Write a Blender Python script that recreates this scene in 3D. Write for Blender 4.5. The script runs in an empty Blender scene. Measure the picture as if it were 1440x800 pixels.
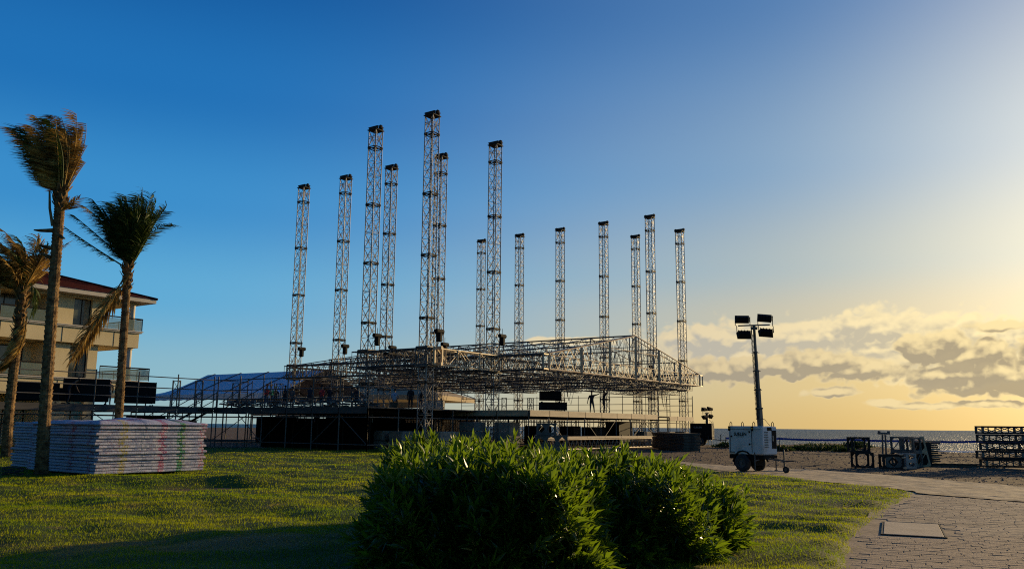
import bpy, math, random
import numpy as np
from mathutils import Vector, Matrix, Euler
R = math.radians
S = bpy.context.scene
COL = S.collection
rnd = random.Random(7)
nr = np.random.default_rng(7)

# ---------------------------------------------------------------- camera, world, sun, exposure
F, PITCH, ROLL, EYE = 1187.7, 0.1662, 0.00923, 1.6
cam_d = bpy.data.cameras.new('camera'); cam_d.lens = F * 36 / 1440; cam_d.sensor_width = 36
cam_d.clip_start = 0.1; cam_d.clip_end = 60000
cam = bpy.data.objects.new('camera', cam_d); COL.objects.link(cam); S.camera = cam
cam.matrix_world = Matrix.Translation((0, 0, EYE)) @ Matrix.Rotation(math.pi / 2 + PITCH, 4, 'X') @ Matrix.Rotation(ROLL, 4, 'Z')
SUN_AZ, SUN_EL = R(48), R(10)          # azimuth clockwise from +Y
SUN_DIR = Vector((math.sin(SUN_AZ) * math.cos(SUN_EL), math.cos(SUN_AZ) * math.cos(SUN_EL), math.sin(SUN_EL)))
sun_d = bpy.data.lights.new('sun', 'SUN'); sun_d.energy = 5.0; sun_d.angle = R(0.6); sun_d.color = (1.0, 0.72, 0.36)
sun = bpy.data.objects.new('sun', sun_d); COL.objects.link(sun)
sun.rotation_euler = SUN_DIR.to_track_quat('Z', 'Y').to_euler(); sun.location = SUN_DIR * 60
S.view_settings.view_transform = 'Standard'; S.view_settings.look = 'None'
S.view_settings.exposure = 0.13; S.view_settings.gamma = 1.0
S.cycles.use_denoising = False; S.cycles.filter_width = 1.1; S.cycles.sample_clamp_indirect = 2.0; S.cycles.caustics_reflective = False; S.cycles.caustics_refractive = False
S.cycles.max_bounces = 6; S.cycles.diffuse_bounces = 3; S.cycles.transparent_max_bounces = 8

def ray(px, py):
    x = px - 720; y = py - 400
    c, s = math.cos(ROLL), math.sin(ROLL)
    X = x * c + y * s; Y = -x * s + y * c
    d = Vector((X / F, 1.0, -Y / F))
    return Vector((d.x, d.y * math.cos(PITCH) - d.z * math.sin(PITCH), d.y * math.sin(PITCH) + d.z * math.cos(PITCH)))
def G(px, py, z=0.0):                  # where a sight line meets the level z
    d = ray(px, py); t = (z - EYE) / d.z
    return Vector((d.x * t, d.y * t, z))
def P(px, py, D):                      # point at forward distance D on a sight line
    d = ray(px, py); t = D / d.y
    return Vector((d.x * t, D, EYE + d.z * t))
def azel(px, py):
    d = ray(px, py).normalized()
    return math.atan2(d.x, d.y), math.asin(d.z)

W = bpy.data.worlds.new('World'); S.world = W; W.use_nodes = True
def glow2(m, vm, rng, tc):
    d = vm('DOT_PRODUCT', tc.outputs['Generated'], tuple(SUN_DIR))
    return m('MULTIPLY', m('POWER', rng(d, 0.78, 1.0, 0, 1, False), 3.6), 0.80)
def build_world():
    nt = W.node_tree; nt.nodes.clear(); N = nt.nodes.new; L = nt.links.new
    def val(v):
        n = N('ShaderNodeValue'); n.outputs[0].default_value = v; return n.outputs[0]
    def m(op, a, b=None, c=None, clamp=False):
        n = N('ShaderNodeMath'); n.operation = op; n.use_clamp = clamp
        for i, q in enumerate((a, b, c)):
            if q is None: continue
            if isinstance(q, (int, float)): n.inputs[i].default_value = q
            else: L(q, n.inputs[i])
        return n.outputs[0]
    def vm(op, a, b=None, c=None):
        n = N('ShaderNodeVectorMath'); n.operation = op
        for i, q in enumerate((a, b, c)):
            if q is None: continue
            if isinstance(q, tuple): n.inputs[i].default_value = q
            else: L(q, n.inputs[i])
        return n.outputs['Value'] if op in ('LENGTH', 'DOT_PRODUCT') else n.outputs[0]
    def mix(f, a, b):
        n = N('ShaderNodeMix'); n.data_type = 'RGBA'
        for k, q in ((0, f), (6, a), (7, b)):
            if isinstance(q, (int, float)): n.inputs[k].default_value = q
            elif isinstance(q, tuple): n.inputs[k].default_value = (*q, 1)
            else: L(q, n.inputs[k])
        return n.outputs[2]
    def rng(v, a, b, c=0.0, d=1.0, smooth=True):
        n = N('ShaderNodeMapRange'); n.interpolation_type = 'SMOOTHSTEP' if smooth else 'LINEAR'
        L(v, n.inputs[0])
        for k, q in enumerate((a, b, c, d)): n.inputs[k + 1].default_value = q
        return n.outputs[0]
    sky = N('ShaderNodeTexSky'); sky.sky_type = 'NISHITA'; sky.sun_disc = False
    sky.sun_elevation = SUN_EL; sky.sun_rotation = SUN_AZ
    sky.air_density = 1.0; sky.dust_density = 1.0; sky.ozone_density = 4.0
    hs = N('ShaderNodeHueSaturation'); hs.inputs['Saturation'].default_value = 1.35; hs.inputs['Value'].default_value = 1.0
    L(sky.outputs[0], hs.inputs['Color'])
    skyc = hs.outputs[0]
    tc = N('ShaderNodeTexCoord'); sep = N('ShaderNodeSeparateXYZ'); L(tc.outputs['Generated'], sep.inputs[0])
    az = m('ARCTAN2', sep.outputs[0], sep.outputs[1]); el = m('ARCSINE', sep.outputs[2])
    cmb = N('ShaderNodeCombineXYZ'); L(az, cmb.inputs[0]); L(el, cmb.inputs[1])
    p = cmb.outputs[0]
    # wispy distortion of the cloud coordinates
    def fbm(scale, detail, off, sy=1.9, rough=0.6, p=p):
        mp = N('ShaderNodeMapping'); mp.inputs['Scale'].default_value = (1, sy, 1); mp.inputs['Location'].default_value = off
        L(p, mp.inputs[0]); n = N('ShaderNodeTexNoise'); n.inputs['Scale'].default_value = scale
        n.inputs['Detail'].default_value = detail; n.inputs['Roughness'].default_value = rough
        L(mp.outputs[0], n.inputs['Vector']); return n.outputs['Fac']
    def layer(ells, p=p):
        cur = None
        for (cx, cy, rx, ry) in ells:
            a0, e0 = azel(cx, cy)
            q = vm('SUBTRACT', p, (a0, e0, 0)); q = vm('MULTIPLY', q, (F / rx, F / ry, 0))
            d = vm('LENGTH', q)
            g = m('SUBTRACT', 1.0, d)
            cur = g if cur is None else m('SMOOTH_MAX', cur, g, 0.25)
        return cur
    pu = vm('ADD', p, (0.0035, 0.0085, 0))
    BANK = ([(1010, 480, 140, 32), (1130, 474, 150, 30), (1240, 464, 130, 34), (1330, 472, 130, 34), (1450, 482, 140, 40),
                  (1560, 480, 140, 40), (1050, 500, 150, 18), (1250, 492, 200, 20), (1350, 520, 160, 24), (800, 480, 90, 7)])
    DARK = ([(1150, 510, 75, 22), (1215, 522, 75, 18), (1105, 516, 70, 18), (1010, 520, 100, 20), (1315, 490, 66, 26), (1375, 500, 66, 20), (1430, 530, 140, 30), (1330, 528, 80, 14),
                  (1167, 551, 40, 9), (1400, 458, 40, 9), (1292, 571, 46, 6), (1388, 567, 60, 6), (1245, 566, 30, 6), (1540, 500, 130, 30)])
    def dens(q, ells, k, a1, a2, a3):
        f1 = fbm(30, 9, (3, 1, 0), 1.5, p=q); f2 = fbm(13, 3, (7, 2, 0), 2.2, p=q); f3 = fbm(75, 6, (1, 5, 0), 1.3, p=q)
        d = m('MULTIPLY', layer(ells, q), k)
        f4 = m('ABSOLUTE', m('MULTIPLY_ADD', fbm(26, 1.5, (5, 9, 0), 1.25, 0.45, p=q), 2.0, -1.0)); f5 = m('ABSOLUTE', m('MULTIPLY_ADD', fbm(62, 1.5, (2, 4, 0), 1.15, 0.45, p=q), 2.0, -1.0))
        d = m('ADD', d, m('MULTIPLY_ADD', f4, 1.5, -0.24)); d = m('ADD', d, m('MULTIPLY_ADD', f5, 0.8, -0.12))
        for f_, a_ in ((f1, a1), (f2, a2), (f3, a3)): d = m('ADD', d, m('MULTIPLY', m('SUBTRACT', f_, 0.5), a_))
        return d
    db = dens(p, BANK, 1.6, 1.0, 1.1, 0.35); dbu = dens(pu, BANK, 1.6, 1.0, 1.1, 0.35)
    dd = dens(p, DARK, 1.5, 1.0, 0.4, 0.35); ddu = dens(pu, DARK, 1.5, 1.0, 0.4, 0.35)
    lb = rng(m('SUBTRACT', db, dbu), -0.55, 0.85); ld = rng(m('SUBTRACT', dd, ddu), -0.50, 0.95)
    cov_b = rng(db, -0.02, 0.55); thick_b = rng(db, 0.15, 1.1)
    cov_d = rng(dd, -0.04, 0.46); thick_d = rng(dd, 0.05, 0.75)
    # how near the sun: rims glow more
    sd = vm('DOT_PRODUCT', tc.outputs['Generated'], tuple(SUN_DIR)); near = rng(sd, 0.80, 1.0)
    glow = m('POWER', rng(sd, 0.55, 1.0, 0, 1, False), 3.0)
    WS = 1 / 0.1
    def C(r, g, b): return (r * WS, g * WS, b * WS)
    def ramp(fac, stops):
        n = N('ShaderNodeValToRGB'); cr = n.color_ramp; cr.interpolation = 'EASE'
        L(fac, n.inputs[0])
        while len(cr.elements) < len(stops): cr.elements.new(0.5)
        for e, (d_, c_) in zip(cr.elements, stops): e.position = R(d_) / 1.2; e.color = (*c_, 1)
        return n.outputs[0]
    elp = m('DIVIDE', el, 1.2, clamp=True)
    away = ramp(elp, ((0, (.28, .43, .46)), (3, (.23, .45, .56)), (8, (.105, .38, .63)), (14, (.042, .255, .56)), (21, (.015, .155, .44)), (30, (.007, .090, .31)), (60, (.003, .05, .20))))
    toward = ramp(elp, ((0, (.66, .44, .15)), (3, (.70, .50, .20)), (7, (.60, .51, .33)), (10.5, (.43, .47, .44)), (17, (.25, .37, .50)), (28, (.10, .215, .42)), (60, (.02, .07, .22))))
    ch = m('COSINE', m('SUBTRACT', az, SUN_AZ))
    wf = m('POWER', rng(ch, -0.05, 0.99), m('MULTIPLY_ADD', elp, 6.0, 2.6))
    cust0 = mix(wf, away, toward)
    anti = rng(ch, -1.0, 0.25, 0.50, 1.0)
    cust = vm('SCALE', cust0); cust.node.inputs['Scale'].default_value = 1.0; L(anti, cust.node.inputs['Scale'])
    gl = N('ShaderNodeMix'); gl.data_type = 'RGBA'; gl.blend_type = 'ADD'; L(glow2(m, vm, rng, tc), gl.inputs[0]); L(cust, gl.inputs[6]); gl.inputs[7].default_value = (1.0, .78, .42, 1)
    sc10 = vm('SCALE', gl.outputs[2]); sc10.node.inputs['Scale'].default_value = WS
    skyg = mix(0.94, skyc, sc10)
    sh_b = m('MULTIPLY', thick_b, m('SUBTRACT', 1.0, lb))
    col_b = mix(m('MINIMUM', m('MULTIPLY', sh_b, 1.5), 1.0), mix(near, C(0.74, 0.61, 0.38), C(1.08, 0.88, 0.47)), mix(near, C(0.46, 0.43, 0.36), C(0.60, 0.51, 0.33)))
    c1 = mix(m('MULTIPLY', cov_b, 0.9), skyg, col_b)
    sh_d = m('MULTIPLY', thick_d, m('SUBTRACT', 1.0, lb if False else ld))
    col_d = mix(m('MINIMUM', m('MULTIPLY', sh_d, 1.6), 1.0), mix(near, C(0.66, 0.53, 0.31), C(0.98, 0.77, 0.38)), mix(near, C(0.35, 0.305, 0.23), C(0.42, 0.335, 0.20)))
    c2 = mix(m('MULTIPLY', cov_d, 0.92), c1, col_d)
    bg = N('ShaderNodeBackground'); L(c2, bg.inputs['Color']); bg.inputs['Strength'].default_value = 0.1
    out = N('ShaderNodeOutputWorld'); L(bg.outputs[0], out.inputs[0])
build_world()

# ---------------------------------------------------------------- stage axes found from the photograph's perspective
TH = 0.6078
U = Vector((-math.cos(TH), math.sin(TH), 0)); V = Vector((math.sin(TH), math.cos(TH), 0)); O8 = Vector((-1.306, 59.713, 0))
def AB(a, b, z=0.0): return O8 + U * a + V * b + Vector((0, 0, z))
ROTZ = math.atan2(V.y, V.x)
SP, WG, WD = 5.165, 7.2, 25.94

# ---------------------------------------------------------------- materials
def pbr(name, c1, c2=None, rough=0.6, metal=0.0, scale=8.0, bump=0.0, bscale=None, detail=4.0, spec=0.5, lo=0.35, hi=0.65, coord='Object', trans=0.0, tcol=None):
    mt = bpy.data.materials.new(name); mt.use_nodes = True; nt = mt.node_tree; b = nt.nodes['Principled BSDF']
    b.inputs['Roughness'].default_value = rough; b.inputs['Metallic'].default_value = metal
    b.inputs['Specular IOR Level'].default_value = spec
    b.inputs['Base Color'].default_value = (*c1, 1)
    tc = nt.nodes.new('ShaderNodeTexCoord')
    if c2 is not None:
        n = nt.nodes.new('ShaderNodeTexNoise'); n.inputs['Scale'].default_value = scale; n.inputs['Detail'].default_value = detail
        nt.links.new(tc.outputs[coord], n.inputs['Vector'])
        r = nt.nodes.new('ShaderNodeMapRange'); r.inputs[1].default_value = lo; r.inputs[2].default_value = hi
        nt.links.new(n.outputs['Fac'], r.inputs[0])
        mx = nt.nodes.new('ShaderNodeMix'); mx.data_type = 'RGBA'; mx.inputs[6].default_value = (*c1, 1); mx.inputs[7].default_value = (*c2, 1)
        nt.links.new(r.outputs[0], mx.inputs[0]); nt.links.new(mx.outputs[2], b.inputs['Base Color'])
    if bump:
        n2 = nt.nodes.new('ShaderNodeTexNoise'); n2.inputs['Scale'].default_value = bscale or scale * 3; n2.inputs['Detail'].default_value = 6
        nt.links.new(tc.outputs[coord], n2.inputs['Vector'])
        bp = nt.nodes.new('ShaderNodeBump'); bp.inputs['Strength'].default_value = 1.0; bp.inputs['Distance'].default_value = bump
        nt.links.new(n2.outputs['Fac'], bp.inputs['Height']); nt.links.new(bp.outputs[0], b.inputs['Normal'])
    if trans:
        tr = nt.nodes.new('ShaderNodeBsdfTranslucent'); ms = nt.nodes.new('ShaderNodeMixShader'); ms.inputs[0].default_value = trans
        if tcol: tr.inputs['Color'].default_value = (*tcol, 1)
        elif c2 is not None: nt.links.new(mx.outputs[2], tr.inputs['Color'])
        else: tr.inputs['Color'].default_value = (*c1, 1)
        nt.links.new(b.outputs[0], ms.inputs[1]); nt.links.new(tr.outputs[0], ms.inputs[2])
        nt.links.new(ms.outputs[0], nt.nodes['Material Output'].inputs[0])
    return mt
M = {}
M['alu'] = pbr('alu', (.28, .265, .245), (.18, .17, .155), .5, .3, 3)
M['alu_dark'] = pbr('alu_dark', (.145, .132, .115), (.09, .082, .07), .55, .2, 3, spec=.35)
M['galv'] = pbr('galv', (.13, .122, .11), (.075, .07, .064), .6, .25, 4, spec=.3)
M['tan'] = pbr('tan', (.56, .42, .25), (.42, .31, .18), .45, .1, 2)  # on front truss faces, grazing sunlight is put into this colour
M['plate'] = pbr('plate', (.048, .040, .033), (.030, .025, .02), .7, .1, 5, spec=.2)
M['black'] = pbr('black', (.006, .0055, .005), (.011, .010, .009), .75, 0, 9, spec=.15)
M['blackmetal'] = pbr('blackmetal', (.014, .012, .010), (.026, .022, .018), .65, .1, 6, spec=.2)
M['cloth'] = pbr('black_cloth', (.003, .003, .003), (.006, .006, .006), .95, 0, 2, spec=.05)
M['deckwood'] = pbr('deckwood', (.46, .35, .22), (.30, .23, .15), .7, 0, 1.3, .004, 20)
M['deckgrey'] = pbr('deckgrey', (.085, .08, .075), (.055, .052, .05), .8, 0, 2, spec=.2)
M['concrete'] = pbr('concrete', (.27, .235, .19), (.17, .145, .12), .9, 0, 2.2, .01, 14)
M['plank'] = pbr('plank', (.12, .095, .068), (.065, .052, .038), .9, 0, 3, .004, 20, spec=.2)
M['wallcream'] = pbr('wallcream', (.70, .57, .32), (.63, .51, .28), .9, 0, .7, .003, 40, spec=.2)
M['wallwhite'] = pbr('wallwhite', (.56, .50, .40), (.48, .43, .34), .8, 0, 1)
M['roofred'] = pbr('roofred', (.075, .012, .012), (.05, .010, .010), .9, 0, 2, .01, 30, spec=.1)
M['tentshadeblue'] = pbr('tentshadeblue', (.55, .61, .70), (.48, .54, .63), .5, 0, .3)  # white fabric; the blue of open shade is put into the colour
M['tenttan'] = pbr('tenttan', (.38, .29, .165), (.32, .24, .14), .8, 0, .6, trans=.15)
M['tire'] = pbr('tire', (.018, .017, .016), (.03, .028, .025), .85, 0, 10)
M['whitepaint'] = pbr('whitepaint', (.62, .60, .57), (.38, .34, .28), .5, 0, 2.2, spec=.3, lo=.48, hi=.8)
M['skin'] = pbr('skin', (.20, .10, .055), None, .6)
M['red'] = pbr('red_cloth', (.50, .03, .03), None, .8)
M['green'] = pbr('green_cloth', (.05, .38, .16), None, .8)
M['hiviz'] = pbr('hiviz', (.55, .65, .04), None, .7)
M['lightblue'] = pbr('lightblue_cloth', (.42, .50, .62), None, .8)
M['darkcloth'] = pbr('dark_cloth', (.02, .02, .025), None, .9)
M['greycloth'] = pbr('grey_cloth', (.10, .09, .085), None, .9)
M['jeans'] = pbr('jeans', (.03, .06, .10), None, .9)
M['khaki'] = pbr('khaki', (.16, .12, .08), None, .9)
M['orange'] = pbr('orange_hat', (.65, .16, .03), None, .5)
M['bluerope'] = pbr('bluerope', (.02, .05, .28), None, .7)
M['trunk'] = pbr('trunk', (.26, .165, .075), (.07, .042, .022), .95, 0, 6, .03, 16, spec=.1)
M['husk'] = pbr('husk', (.26, .165, .07), (.07, .042, .02), .95, 0, 6, .01, 20, spec=.1)
M['deadleaf'] = pbr('deadleaf', (.56, .36, .095), (.15, .09, .03), .8, 0, 2.5, trans=.22, spec=.15)
M['palmgreen'] = pbr('palmgreen', (.028, .06, .010), (.075, .10, .018), .6, 0, 2.5, trans=.25, spec=.2)
M['oleander'] = pbr('oleander', (.038, .074, .008), (.080, .115, .012), .30, 0, 3.0, trans=.42, spec=.5, tcol=(.20, .31, .012))
M['stem'] = pbr('stem', (.10, .08, .05), (.06, .05, .03), .9, 0, 5)
M['cable'] = pbr('cable', (.015, .015, .015), None, .6)
M['glassdark'] = pbr('window_glass', (.10, .11, .075), (.02, .024, .02), .12, 0, 1.2, spec=.6)
M['yellowlabel'] = pbr('yellowlabel', (.6, .42, .03), None, .5)
M['lens'] = pbr('lens', (.30, .30, .28), None, .3, .2)

def glassmat():
    mt = bpy.data.materials.new('balcony_glass'); mt.use_nodes = True; nt = mt.node_tree; b = nt.nodes['Principled BSDF']
    b.inputs['Base Color'].default_value = (.22, .28, .22, 1); b.inputs['Roughness'].default_value = .1; b.inputs['Specular IOR Level'].default_value = .3
    b.inputs['Alpha'].default_value = .38
    return mt
M['glass'] = glassmat()

# ---------------------------------------------------------------- mesh building
class MB:
    def __init__(s): s.v = []; s.f = []; s.mi = []
    def add(s, vs, fs, mi=0):
        o = len(s.v); s.v.extend([tuple(q) for q in vs]); s.f.extend([tuple(i + o for i in f) for f in fs]); s.mi.extend([mi] * len(fs)); return s
    def box(s, c, d, rz=0.0, mi=0, bev=0.0, mat=None):
        x, y, z = d[0] / 2, d[1] / 2, d[2] / 2
        if bev:
            b = bev; pts = []; outl = [(-x, -y + b), (-x + b, -y), (x - b, -y), (x, -y + b), (x, y - b), (x - b, y), (-x + b, y), (-x, y - b)]
            rings = []
            for zz, ins in ((-z, b), (-z + b, 0), (z - b, 0), (z, b)):
                sx = (x - ins) / x; sy = (y - ins) / y
                rings.append([Vector((px * sx, py * sy, zz)) for px, py in outl])
            pts = [q for r_ in rings for q in r_]
            fs = [tuple(reversed(range(8))), tuple(range(24, 32))]
            for k in range(3):
                for i in range(8):
                    j = (i + 1) % 8; fs.append((k * 8 + i, k * 8 + j, k * 8 + 8 + j, k * 8 + 8 + i))
        else:
            pts = [Vector((sx * x, sy * y, sz * z)) for sz in (-1, 1) for sy in (-1, 1) for sx in (-1, 1)]
            fs = [(0, 2, 3, 1), (4, 5, 7, 6), (0, 1, 5, 4), (2, 6, 7, 3), (0, 4, 6, 2), (1, 3, 7, 5)]
        cs, sn = math.cos(rz), math.sin(rz)
        if mat is not None: pts = [mat @ q for q in pts]
        else: pts = [Vector((q.x * cs - q.y * sn + c[0], q.x * sn + q.y * cs + c[1], q.z + c[2])) for q in pts]
        return s.add(pts, fs, mi)
    def bar(s, p, q, r, n=4, r2=None, caps=True, mi=0):
        p = Vector(p); q = Vector(q); d = q - p
        if d.length < 1e-6: return s
        d.normalize(); up = Vector((0, 0, 1)) if abs(d.z) < .9 else Vector((1, 0, 0))
        a = d.cross(up).normalized(); b = d.cross(a); r2 = r if r2 is None else r2
        ph = math.pi / 4 if n == 4 else 0
        vs = [p + (a * math.cos(t) + b * math.sin(t)) * r for t in [ph + 2 * math.pi * i / n for i in range(n)]]
        vs += [q + (a * math.cos(t) + b * math.sin(t)) * r2 for t in [ph + 2 * math.pi * i / n for i in range(n)]]
        fs = [(i, (i + 1) % n, n + (i + 1) % n, n + i) for i in range(n)]
        if caps: fs += [tuple(reversed(range(n))), tuple(range(n, 2 * n))]
        return s.add(vs, fs, mi)
    def tube(s, pts, rs, n=8, mi=0, caps=True):
        pts = [Vector(q) for q in pts]; o = []; fs = []
        ref = Vector((0.3, 1, 0.1)).normalized()
        for i, q in enumerate(pts):
            d = (pts[min(i + 1, len(pts) - 1)] - pts[max(i - 1, 0)]).normalized()
            a = d.cross(ref); a = a.normalized() if a.length > 1e-3 else Vector((1, 0, 0)); b = d.cross(a)
            r = rs[i] if isinstance(rs, (list, tuple)) else rs
            o += [q + (a * math.cos(2 * math.pi * k / n) + b * math.sin(2 * math.pi * k / n)) * r for k in range(n)]
        for i in range(len(pts) - 1):
            for k in range(n):
                fs.append((i * n + k, i * n + (k + 1) % n, (i + 1) * n + (k + 1) % n, (i + 1) * n + k))
        if caps: fs += [tuple(reversed(range(n))), tuple(range((len(pts) - 1) * n, len(pts) * n))]
        return s.add(o, fs, mi)
    def ring(s, c, axis, ro, ri, t, n=16, mi=0):      # a flat ring (or disc when ri = 0) of thickness t
        c = Vector(c); d = Vector(axis).normalized(); up = Vector((0, 0, 1)) if abs(d.z) < .9 else Vector((1, 0, 0))
        a = d.cross(up).normalized(); b = d.cross(a); vs = []
        for off in (-t / 2, t / 2):
            for r in (ro, max(ri, 1e-4)):
                vs += [c + d * off + (a * math.cos(2 * math.pi * k / n) + b * math.sin(2 * math.pi * k / n)) * r for k in range(n)]
        fs = []
        for k in range(n):
            j = (k + 1) % n
            fs += [(k, j, n + j, n + k), (2 * n + k, 3 * n + k, 3 * n + j, 2 * n + j), (k, 2 * n + k, 2 * n + j, j), (n + k, n + j, 3 * n + j, 3 * n + k)]
        return s.add(vs, fs, mi)
    def mesh(s, name, mats, smooth=False):
        me = bpy.data.meshes.new(name); me.from_pydata(s.v, [], s.f)
        for m_ in (mats if isinstance(mats, (list, tuple)) else [mats]): me.materials.append(m_)
        if any(s.mi): me.polygons.foreach_set('material_index', s.mi)
        if smooth: me.polygons.foreach_set('use_smooth', [True] * len(me.polygons))
        me.update(); return me
    def build(s, name, mats, parent=None, smooth=False, **kw):
        return link(name, s.mesh(name, mats, smooth), parent, **kw)

def link(name, data, parent=None, loc=None, rz=None, matrix=None, scale=None):
    o = bpy.data.objects.new(name, data); COL.objects.link(o)
    if parent is not None: o.parent = parent
    if matrix is not None: o.matrix_basis = matrix
    if loc is not None: o.location = loc
    if rz is not None: o.rotation_euler = (0, 0, rz)
    if scale is not None: o.scale = scale
    return o
def tag(o, label, cat, group=None):
    o['label'] = label; o['category'] = cat
    if group: o['group'] = group
    return o
def thing(name, label, cat, loc=(0, 0, 0), rz=0.0, group=None):
    return tag(link(name, None, None, loc=loc, rz=rz), label, cat, group)
def structure(o): o['kind'] = 'structure'; return o
def stuff(o): o['kind'] = 'stuff'; return o
def copy_thing(o, label=None, loc=None, rz=None):
    def cp(q, par):
        c = q.copy(); COL.objects.link(c)
        if par is not None: c.parent = par
        for ch in q.children: cp(ch, c)
        return c
    r = cp(o, None)
    if label: r['label'] = label
    if loc is not None: r.location = loc
    if rz is not None: r.rotation_euler = (0, 0, rz)
    return r

_bars = {}
def barobj(name, p, q, r, m_, parent, n=6):            # one scaffold tube: shared unit mesh, own object
    key = (m_, n)
    if key not in _bars: _bars[key] = MB().bar((0, 0, 0), (0, 0, 1), 1.0, n).mesh('tube', M[m_])
    p = Vector(p); q = Vector(q); d = q - p
    mt = Matrix.Translation(p) @ d.to_track_quat('Z', 'Y').to_matrix().to_4x4() @ Matrix.Diagonal((r, r, d.length, 1))
    return link(name, _bars[key], parent, matrix=mt)
_boxes = {}
def boxobj(name, c, d, m_, parent, rz=0.0):
    if m_ not in _boxes: _boxes[m_] = MB().box((0, 0, 0), (1, 1, 1)).mesh('board', M[m_])
    return link(name, _boxes[m_], parent, matrix=Matrix.Translation(c) @ Matrix.Rotation(rz, 4, 'Z') @ Matrix.Diagonal((*d, 1)))
def np_mesh(name, verts, faces, mats, smooth=False, attr=None):
    """verts (n,3) float, faces (m,k) int all the same size"""
    me = bpy.data.meshes.new(name); verts = np.asarray(verts, np.float32); faces = np.asarray(faces, np.int32)
    me.vertices.add(len(verts)); me.vertices.foreach_set('co', verts.ravel())
    k = faces.shape[1]; me.loops.add(faces.size); me.loops.foreach_set('vertex_index', faces.ravel())
    me.polygons.add(len(faces)); me.polygons.foreach_set('loop_start', np.arange(0, faces.size, k, dtype=np.int32))
    try: me.polygons.foreach_set('loop_total', np.full(len(faces), k, np.int32))
    except Exception: pass
    if attr is not None:
        at = me.attributes.new('tone', 'FLOAT', 'FACE'); at.data.foreach_set('value', np.asarray(attr, np.float32))
    for m_ in (mats if isinstance(mats, (list, tuple)) else [mats]): me.materials.append(m_)
    me.update(calc_edges=True); me.validate()
    if smooth: me.polygons.foreach_set('use_smooth', [True] * len(me.polygons))
    return me
# ---------------------------------------------------------------- ground, lawn, path, sea
def interp(v, xs, ys): return np.interp(v, xs, ys)
LY = [-30, 5, 9.6, 12.2, 15.1, 18.7, 21.6, 22.6, 23.6, 25.1, 29.3, 36, 43.4, 52, 70]
LX = [-6, 1.9, 3.55, 4.75, 6.2, 8.3, 10.0, 10.5, 10.3, 9.7, 8.5, 7.3, 5.8, 4, 2]
PY = [-30, 0, 10, 18, 22, 25.1, 28.9, 32.9, 36.4, 39.6, 44, 50, 56]
PX = [20, 20, 19, 17, 15.6, 14.6, 13.9, 12.7, 9.9, 8.3, 6.5, 4.6, 3]
def edge_x(y):
    return interp(y, LY, LX) + .05 * np.sin(y * 1.3) + .025 * np.sin(y * 4.3 + 1)
def lawn_h(x, y):
    h = .07 * np.sin(x * .55 + .4 * y + 1) * np.sin(y * .9 - .2 * x) + .035 * np.sin(x * 1.7 + y * .6) * np.sin(y * 2.3 + x * .5 + 2)
    h += .018 * np.sin(x * 3.9 - y * 2.2) * np.sin(y * 4.7 + x * 1.1)
    h += .10 * np.exp(-(((x - 4.6) / 1.6) ** 2 + ((y - 11.6) / 1.0) ** 2)) + .15 * np.exp(-(((x + 7.2) / 2.0) ** 2 + ((y - 23.6) / .7) ** 2)) - .10 * np.exp(-(((x + 7.2) / 1.9) ** 2 + ((y - 21.9) / .7) ** 2))
    h += .07 * np.exp(-(((x - 4) / 3.0) ** 2 + ((y - 9.2) / .7) ** 2))
    # hummocky ripples on the right part of the lawn
    h += .022 * np.clip((x - 2) / 3, 0, 1) * np.sin(y * 4.2 + np.sin(x * 1.4) * 1.6 + x * .7) * np.clip(1 - (y - 14) / 14, .25, 1)
    e = np.clip((edge_x(y) - x) / .5, 0, 1)
    return (.06 + h) * e * (2 - e) + .004
def ground_h(x, y):
    ye = interp(x, [-400, -60, -40, -20, 0, 18, 24, 30, 36, 60, 200], [400, 400, 260, 150, 115, 84, 79, 74, 62, 52, 45])
    s = np.clip((y - ye) / 16, 0, 1); s = s * s * (3 - 2 * s)
    far = np.clip((y - ye - 30) / 200, 0, 1)
    rough = .05 * np.sin(x * .8 + y * .37) * np.sin(y * .61 - x * .3) + .03 * np.sin(x * 2.1 - y * 1.3) * np.sin(y * 1.7)
    mask = np.clip((interp(y, PY, PX) * 0 + (x - interp(y, PY, PX))) / 3, 0, 1)
    mound = .42 * np.exp(-(((x - 27) / 6.5) ** 2 + ((y - 73.5) / 3.0) ** 2))
    return -.03 + rough * mask + mound * (y > 40) - 2.6 * s - 6 * far

def sheet(name, X, Y, Z, mat):
    nrow, ncol = X.shape; idx = np.arange(nrow * ncol).reshape(nrow, ncol)
    f = np.stack([idx[:-1, :-1], idx[:-1, 1:], idx[1:, 1:], idx[1:, :-1]], -1).reshape(-1, 4)
    return link(name, np_mesh(name, np.stack([X, Y, Z], -1).reshape(-1, 3), f, mat, True))

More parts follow.
